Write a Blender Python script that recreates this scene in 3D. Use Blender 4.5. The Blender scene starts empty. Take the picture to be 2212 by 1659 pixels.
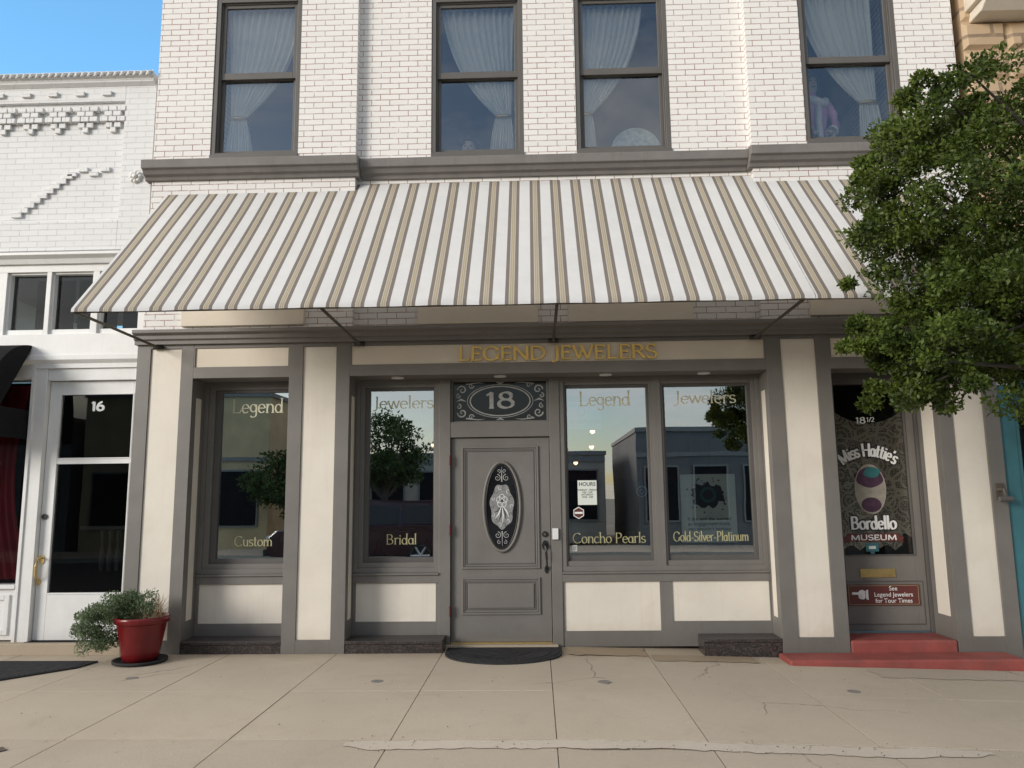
import bpy, math, random
import numpy as np
from mathutils import Vector, Matrix, noise as mnoise
random.seed(7); rng=np.random.default_rng(7)
sc=bpy.context.scene
R=math.radians
# ------------------------------------------------------------------ materials
MATS={}
def nodes(name):
    m=bpy.data.materials.new(name); m.use_nodes=True
    nt=m.node_tree; b=nt.nodes['Principled BSDF']; MATS[name]=m
    return m,nt,b
def N(nt,t,**k):
    n=nt.nodes.new(t)
    for a,v in k.items(): setattr(n,a,v)
    return n
def mth(nt,op,a,b=None,c=None):
    n=N(nt,'ShaderNodeMath',operation=op)
    for i,v in enumerate((a,b,c)):
        if v is None: continue
        if isinstance(v,(int,float)): n.inputs[i].default_value=v
        else: nt.links.new(v,n.inputs[i])
    return n.outputs[0]
def mixc(nt,f,a,b,bt='MIX'):
    n=N(nt,'ShaderNodeMix',data_type='RGBA',blend_type=bt)
    for i,v in ((0,f),(6,a),(7,b)):
        if isinstance(v,(int,float)): n.inputs[i].default_value=v
        elif isinstance(v,tuple): n.inputs[i].default_value=(*v[:3],1)
        else: nt.links.new(v,n.inputs[i])
    return n.outputs[2]
def ntex(nt,co,scale,detail=4,rough=.55,dist=0):
    n=N(nt,'ShaderNodeTexNoise'); n.inputs['Scale'].default_value=scale
    n.inputs['Detail'].default_value=detail; n.inputs['Roughness'].default_value=rough
    n.inputs['Distortion'].default_value=dist
    nt.links.new(co,n.inputs['Vector']); return n.outputs['Fac']
def rampf(nt,f,p0,p1,v0=0.,v1=1.):
    n=N(nt,'ShaderNodeMapRange'); n.clamp=True
    n.inputs[1].default_value=p0;n.inputs[2].default_value=p1;n.inputs[3].default_value=v0;n.inputs[4].default_value=v1
    nt.links.new(f,n.inputs[0]); return n.outputs[0]
def bump(nt,b,h,strength,dist=.01):
    n=N(nt,'ShaderNodeBump'); n.inputs['Strength'].default_value=strength; n.inputs['Distance'].default_value=dist
    nt.links.new(h,n.inputs['Height']); nt.links.new(n.outputs[0],b.inputs['Normal'])
def ocoord(nt): return N(nt,'ShaderNodeTexCoord').outputs['Object']
def M(name,col,rough=.6,var=.1,scale=5,bmp=0,bscale=60,metal=0,spec=.5,dirt=0,dirtcol=(.2,.16,.11),low=0,streak=0):
    m,nt,b=nodes(name); co=ocoord(nt)
    f=rampf(nt,ntex(nt,co,scale,6,.6),.3,.7)
    c=mixc(nt,f,tuple(v*(1-var) for v in col),tuple(min(1,v*(1+var)) for v in col))
    if dirt>0:
        d=rampf(nt,ntex(nt,co,3.1,8,.7,.6),.5,.75,0,dirt)
        c=mixc(nt,d,c,dirtcol)
    if streak>0: # rain streaks
        mp=N(nt,'ShaderNodeMapping'); mp.inputs['Scale'].default_value=(14,14,.7); nt.links.new(co,mp.inputs[0])
        c=mixc(nt,rampf(nt,ntex(nt,mp.outputs[0],1,6,.65),.55,.75,0,streak),c,dirtcol)
    if low>0: # splash-back grime near the ground
        s=N(nt,'ShaderNodeSeparateXYZ'); nt.links.new(co,s.inputs[0])
        hz=mth(nt,'ADD',s.outputs[2],mth(nt,'MULTIPLY',ntex(nt,co,9,6,.7),.25))
        c=mixc(nt,rampf(nt,hz,.12,.38,low,0),c,dirtcol)
    nt.links.new(c,b.inputs['Base Color'])
    b.inputs['Roughness'].default_value=rough; b.inputs['Metallic'].default_value=metal
    b.inputs['Specular IOR Level'].default_value=spec
    if bmp: bump(nt,b,ntex(nt,co,bscale,5,.6),bmp,.006)
    return m
GRAY=M('gray_paint',(.180,.167,.152),.5,.10,2.5,.2,35,dirt=.18,dirtcol=(.11,.10,.085),low=.45,streak=.15)
GRAY2=M('gray_paint_trim',(.105,.097,.09),.5,.09,2.5,.12,35)
CREAM=M('cream_paint',(.76,.70,.61),.6,.05,1.7,.25,18,dirt=.16,dirtcol=(.48,.38,.26),low=.5,streak=.14)
BOARD=M('cream_board',(.74,.66,.55),.6,.05,2,.1,30,dirt=.12,dirtcol=(.4,.3,.2))
LWHITE=M('white_wood_paint',(.76,.755,.74),.45,.04,3,.2,40,dirt=.18,dirtcol=(.45,.42,.36),low=.35,streak=.12)
LEDGE=M('ledge_gray',(.19,.176,.165),.7,.12,4,.4,25,dirt=.3,dirtcol=(.1,.09,.085),streak=.3)
GOLD=M('gold_leaf',(.90,.62,.16),.4,.08,20,metal=.0,spec=.8)
GOLDE=M('gold_leaf_edge',(.30,.17,.04),.5,.08,20)
GOLDP=M('pale_gold_lettering',(.62,.60,.44),.5,.08,12)
OLIVE=M('olive_gold_lettering',(.40,.37,.20),.5,.08,12)
SILV=M('etched_glass',(.40,.40,.39),.6,.15,20)
SILD=M('frosted_glass_gray',(.24,.24,.24),.6,.2,30)
BLACK=M('black_metal',(.02,.02,.02),.35,.2,10)
IRON=M('iron_tube',(.09,.075,.06),.5,.2,10)
BRASS=M('brass',(.70,.52,.22),.3,.12,15,metal=.8)
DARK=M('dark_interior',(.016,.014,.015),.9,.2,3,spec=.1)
MAROON=M('maroon_cloth',(.11,.010,.015),.8,.3,6)
PURPLE=M('plum_cloth',(.06,.018,.04),.8,.3,6)
WHITEP=M('white_lettering',(.85,.85,.83),.5,.02,5)
REDP=M('red_step_paint',(.29,.068,.056),.65,.2,5,.5,30,dirt=.6,dirtcol=(.20,.085,.07))
SIGNRED=M('sign_dark_red',(.12,.03,.026),.5,.05,5)
POTM=M('red_glazed_pot',(.16,.009,.012),.25,.2,4)
RUBBER=M('rubber',(.036,.036,.037),.85,.25,20,.6,120,spec=.2)
JOINT=M('joint_filler',(.13,.11,.09),.95,.3,9,.5,60)
BLUEPAINT=M('teal_paint',(.05,.17,.20),.5,.15,5)
BLACKCLOTH=M('black_awning_cloth',(.012,.012,.014),.85,.2,5,spec=.15)
REDCURT=M('red_curtain',(.22,.010,.015),.85,.2,5)
PAPER=M('paper',(.74,.78,.72),.7,.03,3)
INK=M('ink',(.03,.03,.03),.7,.1,5)
TEAL=M('teal_print',(.03,.16,.17),.6,.15,8)
SKIN=M('mannequin_skin',(.60,.46,.41),.6,.05,8)
HAIR=M('dark_hair',(.03,.02,.018),.7,.3,30,.6,60)
PINK=M('pink_coat',(.66,.33,.58),.8,.1,8)
FUR=M('white_fur',(.82,.80,.76),.9,.08,30,.9,60)
PLATE=M('patterned_plate',(.60,.68,.68),.5,.3,22)
ASPH=M('asphalt',(.055,.054,.052),.9,.25,2,.6,90)
PATCH=M('utility_cap',(.24,.22,.20),.7,.2,20)
DIRT=M('ground_dirt',(.20,.17,.13),.95,.2,.3,.5,20)
BARK=M('bark',(.10,.08,.065),.9,.3,12,.9,30)
CARP=M('car_paint',(.045,.02,.026),.18,.1,2)
TIRE=M('tire',(.02,.02,.02),.85,.2,10)
RIM=M('alloy_rim',(.65,.65,.65),.35,.05,5,metal=.3)
LACEBACK=M('door_dark_board',(.012,.012,.012),.12,.1,3,spec=.35)
SAND=M('tan_stucco',(.50,.36,.20),.9,.15,1.5,.4,12)
OPPB=M('opposite_gray_wall',(.13,.12,.115),.8,.15,1,.3,12)
OPPC=M('opposite_cream_wall',(.34,.29,.24),.8,.12,1,.3,12)

def brick(name,c1,c2,mort,mort2,bw=.2,bh=.064,ms=.0035,bmp=.5,dirt=0.1):
    m,nt,b=nodes(name); co=ocoord(nt)
    s=N(nt,'ShaderNodeSeparateXYZ'); nt.links.new(co,s.inputs[0])
    xx=mth(nt,'ADD',s.outputs[0],s.outputs[1])
    nz=ntex(nt,co,9,3); zz=mth(nt,'ADD',s.outputs[2],mth(nt,'MULTIPLY',mth(nt,'SUBTRACT',nz,.5),.006))
    nz2=ntex(nt,co,5,3); xx=mth(nt,'ADD',xx,mth(nt,'MULTIPLY',mth(nt,'SUBTRACT',nz2,.5),.02))
    cb=N(nt,'ShaderNodeCombineXYZ'); nt.links.new(xx,cb.inputs[0]); nt.links.new(zz,cb.inputs[1])
    t=N(nt,'ShaderNodeTexBrick'); nt.links.new(cb.outputs[0],t.inputs['Vector'])
    t.inputs['Scale'].default_value=1; t.inputs['Brick Width'].default_value=bw; t.inputs['Row Height'].default_value=bh
    t.inputs['Mortar Size'].default_value=ms; t.inputs['Mortar Smooth'].default_value=.2
    t.inputs['Color1'].default_value=(*c1,1); t.inputs['Color2'].default_value=(*c2,1)
    mf=rampf(nt,ntex(nt,co,1.3,5,.7),.38,.62)
    mc=mixc(nt,mf,mort,mort2)
    ob=rampf(nt,ntex(nt,co,11,5,.7),.52,.64,0,.6); mc=mixc(nt,ob,mc,c2)   # joints partly filled with paint
    nt.links.new(mc,t.inputs['Mortar'])
    c=t.outputs['Color']
    d=rampf(nt,ntex(nt,co,2.2,8,.75,.8),.55,.8,0,dirt)
    c=mixc(nt,d,c,(.45,.36,.30))
    chip=rampf(nt,ntex(nt,co,7,9,.8),.70,.715,0,.45)
    c=mixc(nt,chip,c,(.50,.33,.26))
    nt.links.new(c,b.inputs['Base Color']); b.inputs['Roughness'].default_value=.6; b.inputs['Specular IOR Level'].default_value=.3
    h=mth(nt,'SUBTRACT',mth(nt,'MULTIPLY',ntex(nt,co,45,4),.3),t.outputs['Fac'])
    bump(nt,b,h,bmp,.005); return m
BRICK=brick('white_painted_brick',(.80,.785,.76),(.76,.745,.725),(.32,.17,.14),(.42,.34,.33),ms=.0044,bmp=.4,dirt=.14)
BRICKL=brick('white_painted_brick_old',(.75,.75,.75),(.72,.72,.72),(.52,.52,.52),(.68,.675,.675),ms=.004,bmp=.55,dirt=.06)
STONE=brick('sandstone_block',(.50,.37,.24),(.42,.30,.19),(.22,.16,.11),(.3,.22,.16),bw=.62,bh=.33,ms=.02,bmp=.9)

def concrete(name,c,dark):
    m,nt,b=nodes(name); co=ocoord(nt)
    big=rampf(nt,ntex(nt,co,.9,6,.65,.4),.3,.72)
    col=mixc(nt,big,c,dark)
    gi=N(nt,'ShaderNodeNewGeometry')
    col=mixc(nt,mth(nt,'MULTIPLY',gi.outputs['Random Per Island'],.5),col,tuple(v*.82 for v in c))
    sm=rampf(nt,ntex(nt,co,70,3,.7),.35,.65,0,.28); col=mixc(nt,sm,col,tuple(v*.68 for v in c))
    sp=rampf(nt,ntex(nt,co,16,2,.5),.72,.78,0,.45); col=mixc(nt,sp,col,(.19,.165,.14))
    v=N(nt,'ShaderNodeTexVoronoi',feature='DISTANCE_TO_EDGE'); v.inputs['Scale'].default_value=.36
    w=N(nt,'ShaderNodeVectorMath',operation='ADD')
    nn=N(nt,'ShaderNodeTexNoise'); nn.inputs['Scale'].default_value=1.9; nn.inputs['Detail'].default_value=7
    nt.links.new(co,nn.inputs['Vector']); nt.links.new(co,w.inputs[0])
    sc_=N(nt,'ShaderNodeVectorMath',operation='SCALE'); sc_.inputs['Scale'].default_value=.35
    nt.links.new(nn.outputs['Color'],sc_.inputs[0]); nt.links.new(sc_.outputs[0],w.inputs[1])
    nt.links.new(w.outputs[0],v.inputs['Vector'])
    cr=rampf(nt,v.outputs['Distance'],.0008,.0028,1,0)
    msk=rampf(nt,ntex(nt,co,.7,2),.50,.58)
    cr=mth(nt,'MULTIPLY',cr,msk); col=mixc(nt,mth(nt,'MULTIPLY',cr,.6),col,(.13,.11,.09))
    st=rampf(nt,ntex(nt,co,2.6,9,.75,1.2),.54,.75,0,.45); col=mixc(nt,st,col,tuple(v*.64 for v in c))
    s=N(nt,'ShaderNodeSeparateXYZ'); nt.links.new(co,s.inputs[0])
    ed=rampf(nt,mth(nt,'ADD',s.outputs[1],mth(nt,'MULTIPLY',ntex(nt,co,3,6,.7),.7)),.0,.35,0,.4)
    col=mixc(nt,ed,col,(.31,.23,.15))
    nt.links.new(col,b.inputs['Base Color']); b.inputs['Roughness'].default_value=.85; b.inputs['Specular IOR Level'].default_value=.2
    bump(nt,b,mth(nt,'SUBTRACT',ntex(nt,co,55,5,.7),cr),.45,.005); return m
CONC=concrete('sidewalk_concrete',(.60,.515,.405),(.50,.425,.33))
CONC2=concrete('curb_concrete',(.55,.475,.375),(.46,.39,.31))
PATCHC=concrete('worn_concrete',(.44,.35,.25),(.33,.255,.18))
PATCHL=concrete('rough_light_patch',(.68,.60,.50),(.50,.44,.36))

m,nt,b=nodes('black_granite'); co=ocoord(nt)
v=N(nt,'ShaderNodeTexVoronoi'); v.inputs['Scale'].default_value=75; nt.links.new(co,v.inputs['Vector'])
f=rampf(nt,ntex(nt,co,60,5,.8),.48,.62); c=mixc(nt,f,(.022,.021,.022),(.11,.08,.07))
c=mixc(nt,rampf(nt,v.outputs['Distance'],.1,.3,.6,0),c,(.22,.20,.19))
nt.links.new(c,b.inputs['Base Color']); b.inputs['Roughness'].default_value=.28; GRANITE=m

m,nt,b=nodes('striped_awning_cloth'); co=ocoord(nt)
s=N(nt,'ShaderNodeSeparateXYZ'); nt.links.new(co,s.inputs[0])
fr=mth(nt,'FRACT',mth(nt,'DIVIDE',mth(nt,'ADD',s.outputs[0],20.05),.213))
rp=N(nt,'ShaderNodeValToRGB'); rp.color_ramp.interpolation='CONSTANT'; nt.links.new(fr,rp.inputs[0])
G_=(.25,.22,.195);T1=(.52,.44,.325);T2=(.36,.29,.195);T3=(.58,.51,.37);W_=(.82,.815,.81)
st=[(0,G_),(.15,W_),(.165,T1),(.215,T2),(.23,T3),(.275,T2),(.29,T1),(.34,W_),(.355,G_),(.505,W_)]
e=rp.color_ramp.elements
e[0].position=0; e[0].color=(*G_,1); e[1].position=.15; e[1].color=(*W_,1)
for p_,c_ in st[2:]:
    q=e.new(p_); q.color=(*c_,1)
dn=rampf(nt,ntex(nt,co,2.5,7,.7),.5,.8,0,.14)
cc=mixc(nt,dn,rp.outputs[0],(.45,.40,.34))
nt.links.new(cc,b.inputs['Base Color']); b.inputs['Roughness'].default_value=.8; b.inputs['Specular IOR Level'].default_value=.2
wv=N(nt,'ShaderNodeTexNoise'); wv.inputs['Scale'].default_value=3
mp=N(nt,'ShaderNodeMapping'); mp.inputs['Scale'].default_value=(.9,1.6,1.6); nt.links.new(co,mp.inputs[0]); nt.links.new(mp.outputs[0],wv.inputs['Vector'])
bump(nt,b,wv.outputs['Fac'],.6,.04)
tr=N(nt,'ShaderNodeBsdfTranslucent'); nt.links.new(cc,tr.inputs[0])
mx=N(nt,'ShaderNodeMixShader'); mx.inputs[0].default_value=.30
nt.links.new(b.outputs[0],mx.inputs[1]); nt.links.new(tr.outputs[0],mx.inputs[2]); nt.links.new(mx.outputs[0],nt.nodes['Material Output'].inputs[0]); STRIPE=m

def glass(name,fac,tint=(.75,.8,.8),gl=(.93,.95,.96),wob=.012):
    m,nt,b=nodes(name); nt.nodes.remove(b)
    t=N(nt,'ShaderNodeBsdfTransparent'); t.inputs[0].default_value=(*tint,1)
    g=N(nt,'ShaderNodeBsdfGlossy'); g.inputs[0].default_value=(*gl,1); g.inputs['Roughness'].default_value=0.0
    co=ocoord(nt); bp=N(nt,'ShaderNodeBump'); bp.inputs['Strength'].default_value=wob; bp.inputs['Distance'].default_value=.05
    nt.links.new(ntex(nt,co,1.6,1),bp.inputs['Height']); nt.links.new(bp.outputs[0],g.inputs['Normal'])
    lw=N(nt,'ShaderNodeFresnel'); lw.inputs[0].default_value=1.5
    f=mth(nt,'MINIMUM',mth(nt,'ADD',mth(nt,'MULTIPLY',lw.outputs[0],1.0),fac),.95)
    mx=N(nt,'ShaderNodeMixShader'); nt.links.new(f,mx.inputs[0]); nt.links.new(t.outputs[0],mx.inputs[1]); nt.links.new(g.outputs[0],mx.inputs[2])
    nt.links.new(mx.outputs[0],nt.nodes['Material Output'].inputs[0]); return m
GLASS=glass('shop_window_glass',.46,(.85,.9,.9))
GLASSU=glass('upper_window_glass',.20,(.93,.96,.97))
GLASSD=glass('dark_glass',.0,(.6,.6,.6))
GLASSC=glass('clear_door_glass',.0,(.97,.97,.97))

def leafmat(name,ca,cb):
    m,nt,b=nodes(name); co=ocoord(nt)
    g=N(nt,'ShaderNodeNewGeometry')
    f=mth(nt,'ADD',mth(nt,'MULTIPLY',g.outputs['Random Per Island'],.45),mth(nt,'MULTIPLY',rampf(nt,ntex(nt,co,3.2,3),.38,.62),.55))
    c=mixc(nt,f,ca,cb); nt.links.new(c,b.inputs['Base Color']); b.inputs['Roughness'].default_value=.5; b.inputs['Specular IOR Level'].default_value=.3
    tr=N(nt,'ShaderNodeBsdfTranslucent'); nt.links.new(c,tr.inputs[0])
    mx=N(nt,'ShaderNodeMixShader'); mx.inputs[0].default_value=.22
    nt.links.new(b.outputs[0],mx.inputs[1]); nt.links.new(tr.outputs[0],mx.inputs[2]); nt.links.new(mx.outputs[0],nt.nodes['Material Output'].inputs[0]); return m
LEAF=leafmat('oak_leaves',(.015,.030,.006),(.12,.17,.025))
LEAF2=leafmat('mesquite_leaves',(.03,.055,.015),(.08,.12,.03))
LEAFP=leafmat('potted_leaves',(.09,.14,.065),(.25,.31,.18))
DRYG=M('dry_grass',(.42,.31,.18),.8,.2,20)

m,nt,b=nodes('curtain_cloth'); b.inputs['Base Color'].default_value=(.88,.89,.86,1); b.inputs['Roughness'].default_value=.8
co=ocoord(nt); mp=N(nt,'ShaderNodeMapping'); mp.inputs['Scale'].default_value=(1,1,.25); nt.links.new(co,mp.inputs[0])
bump(nt,b,ntex(nt,mp.outputs[0],40,3),.6,.01)
tr=N(nt,'ShaderNodeBsdfTranslucent'); tr.inputs[0].default_value=(.88,.89,.86,1); mx=N(nt,'ShaderNodeMixShader'); mx.inputs[0].default_value=.12
nt.links.new(b.outputs[0],mx.inputs[1]); nt.links.new(tr.outputs[0],mx.inputs[2]); nt.links.new(mx.outputs[0],nt.nodes['Material Output'].inputs[0]); CURT=m

m,nt,b=nodes('lace_cloth'); co=ocoord(nt)
v=N(nt,'ShaderNodeTexVoronoi',feature='DISTANCE_TO_EDGE'); v.inputs['Scale'].default_value=62; v.inputs['Randomness'].default_value=.15
nt.links.new(co,v.inputs['Vector'])
thr=rampf(nt,v.outputs['Distance'],.13,.2,1,0)
v2=N(nt,'ShaderNodeTexVoronoi',feature='F1'); v2.inputs['Scale'].default_value=6.5; nt.links.new(co,v2.inputs['Vector'])
rings=mth(nt,'SINE',mth(nt,'MULTIPLY',v2.outputs['Distance'],26))
dense=rampf(nt,mth(nt,'ADD',rings,mth(nt,'MULTIPLY',ntex(nt,co,30,4),.9)),.8,1.0)
v3=N(nt,'ShaderNodeTexVoronoi',feature='DISTANCE_TO_EDGE'); v3.inputs['Scale'].default_value=4; nt.links.new(co,v3.inputs['Vector'])
dense=mth(nt,'MAXIMUM',dense,rampf(nt,v3.outputs['Distance'],.03,.05,1,0))
al=mth(nt,'MAXIMUM',mth(nt,'MULTIPLY',thr,.85),dense)
nt.links.new(al,b.inputs['Alpha']); b.inputs['Base Color'].default_value=(.44,.40,.32,1); b.inputs['Roughness'].default_value=.9; LACE=m

m,nt,b=nodes('lamp_glow'); b.inputs['Emission Color'].default_value=(1,.62,.3,1); b.inputs['Emission Strength'].default_value=6; GLOW=m

# ------------------------------------------------------------------ mesh builder
def empty(name,loc=(0,0,0)):
    o=bpy.data.objects.new(name,None); o.location=loc; bpy.context.collection.objects.link(o); return o
class MB:
    def __init__(s): s.v=[];s.f=[];s.mi=[];s.mats=[]
    def mid(s,m):
        if m not in s.mats: s.mats.append(m)
        return s.mats.index(m)
    def add(s,vs,fs,m):
        o=len(s.v); s.v+= [tuple(p) for p in vs]; k=s.mid(m)
        for f in fs: s.f.append([i+o for i in f]); s.mi.append(k)
    def box(s,x0,x1,y0,y1,z0,z1,m):
        s.add([(x0,y0,z0),(x1,y0,z0),(x1,y1,z0),(x0,y1,z0),(x0,y0,z1),(x1,y0,z1),(x1,y1,z1),(x0,y1,z1)],
              [(0,3,2,1),(4,5,6,7),(0,1,5,4),(1,2,6,5),(2,3,7,6),(3,0,4,7)],m)
    def pane(s,x0,x1,y,z0,z1,m): s.add([(x0,y,z0),(x1,y,z0),(x1,y,z1),(x0,y,z1)],[(0,1,2,3)],m)
    def frame(s,x0,x1,z0,z1,l,r,b,t,y0,y1,m):
        s.box(x0,x0+l,y0,y1,z0,z1,m); s.box(x1-r,x1,y0,y1,z0,z1,m)
        s.box(x0+l,x1-r,y0,y1,z0,z0+b,m); s.box(x0+l,x1-r,y0,y1,z1-t,z1,m)
    def prof(s,pr,x0,x1,m):
        n=len(pr); vs=[(x0,y,z) for y,z in pr]+[(x1,y,z) for y,z in pr]
        fs=[(i,(i+1)%n,n+(i+1)%n,n+i) for i in range(n)]+[tuple(range(n))[::-1],tuple(range(n,2*n))]
        s.add(vs,fs,m)
    def poly(s,pts,y0,y1,m):
        n=len(pts); vs=[(x,y0,z) for x,z in pts]+[(x,y1,z) for x,z in pts]
        s.add(vs,[tuple(range(n)),tuple(range(n,2*n))[::-1]]+[(i,n+i,n+(i+1)%n,(i+1)%n) for i in range(n)],m)
    def lathe(s,c,pr,m,n=32,sx=1,sy=1):
        vs=[];fs=[]
        for r_,z in pr:
            for i in range(n):
                a=2*math.pi*i/n; vs.append((c[0]+r_*math.cos(a)*sx,c[1]+r_*math.sin(a)*sy,c[2]+z))
        for j in range(len(pr)-1):
            for i in range(n):
                fs.append((j*n+i,j*n+(i+1)%n,(j+1)*n+(i+1)%n,(j+1)*n+i))
        fs.append(tuple(range(n))[::-1]); fs.append(tuple(range((len(pr)-1)*n,len(pr)*n)))
        s.add(vs,fs,m)
    def lathey(s,c,pr,m,n=32,sx=1,sz=1):
        vs=[];fs=[]
        for r_,y in pr:
            for i in range(n):
                a=2*math.pi*i/n; vs.append((c[0]+r_*math.cos(a)*sx,c[1]+y,c[2]+r_*math.sin(a)*sz))
        for j in range(len(pr)-1):
            for i in range(n):
                fs.append((j*n+i,j*n+(i+1)%n,(j+1)*n+(i+1)%n,(j+1)*n+i))
        fs.append(tuple(range(n))[::-1]); fs.append(tuple(range((len(pr)-1)*n,len(pr)*n)))
        s.add(vs,fs,m)
    def ring(s,c,rx,rz,w,y0,y1,m,n=48):
        vs=[];fs=[]
        for i in range(n):
            a=2*math.pi*i/n; ca,sa=math.cos(a),math.sin(a)
            for rr,y in ((0,y1),(0,y0+(y1-y0)*.3),(w*.5,y0),(w,y0+(y1-y0)*.3),(w,y1)):
                vs.append((c[0]+(rx+rr)*ca,y,c[1]+(rz+rr)*sa))
        for i in range(n):
            j=(i+1)%n
            for k in range(4): fs.append((i*5+k,j*5+k,j*5+k+1,i*5+k+1))
        s.add(vs,fs,m)
    def tube(s,pts,r,m,n=8):
        rs=r if isinstance(r,(list,tuple)) else [r]*len(pts)
        P=[Vector(p) for p in pts]; vs=[];fs=[]
        for i,p in enumerate(P):
            t=(P[min(i+1,len(P)-1)]-P[max(i-1,0)]).normalized()
            u=t.cross(Vector((0,0,1)) if abs(t.z)<.9 else Vector((1,0,0))).normalized(); w=t.cross(u)
            for k in range(n):
                a=2*math.pi*k/n; vs.append(tuple(p+(u*math.cos(a)+w*math.sin(a))*rs[i]))
        for i in range(len(P)-1):
            for k in range(n): fs.append((i*n+k,i*n+(k+1)%n,(i+1)*n+(k+1)%n,(i+1)*n+k))
        fs.append(tuple(range(n))); fs.append(tuple(range((len(P)-1)*n,len(P)*n))[::-1])
        s.add(vs,fs,m)
    def ribbon(s,pts,ws,y,m,depth=0,edge=None):
        n=len(pts); vs=[];fs=[]
        L_=[];R_=[]
        for i in range(n):
            a=pts[max(i-1,0)]; b_=pts[min(i+1,n-1)]
            dx,dz=b_[0]-a[0],b_[1]-a[1]; l=math.hypot(dx,dz) or 1
            nx,nz=-dz/l,dx/l; w=ws[i]/2
            L_.append((pts[i][0]+nx*w,pts[i][1]+nz*w)); R_.append((pts[i][0]-nx*w,pts[i][1]-nz*w))
        vs=[(x,y,z) for x,z in L_]+[(x,y,z) for x,z in R_]
        fs=[(i,i+1,n+i+1,n+i) for i in range(n-1)]
        s.add(vs,fs,m)
        if depth:
            vs=[]
            for yy in (y,y+depth): vs+=[(x,yy,z) for x,z in L_]+[(x,yy,z) for x,z in R_]
            fs=[]
            for i in range(n-1):
                fs+=[(i,2*n+i,2*n+i+1,i+1),(n+i,n+i+1,3*n+i+1,3*n+i)]
            fs+=[(0,n,3*n,2*n),(n-1,2*n-1,4*n-1,3*n-1)]
            s.add(vs,fs,edge or m)
    def build(s,name,parent=None,bevel=0,smooth=False,seg=2):
        me=bpy.data.meshes.new(name); me.from_pydata(s.v,[],s.f)
        for m in s.mats: me.materials.append(m)
        me.polygons.foreach_set('material_index',s.mi)
        if smooth: me.polygons.foreach_set('use_smooth',[True]*len(s.f))
        me.update(); o=bpy.data.objects.new(name,me); bpy.context.collection.objects.link(o)
        if parent: o.parent=parent
        if bevel:
            md=o.modifiers.new('bevel','BEVEL'); md.width=bevel; md.segments=seg; md.limit_method='ANGLE'; md.angle_limit=R(40)
        return o
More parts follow.
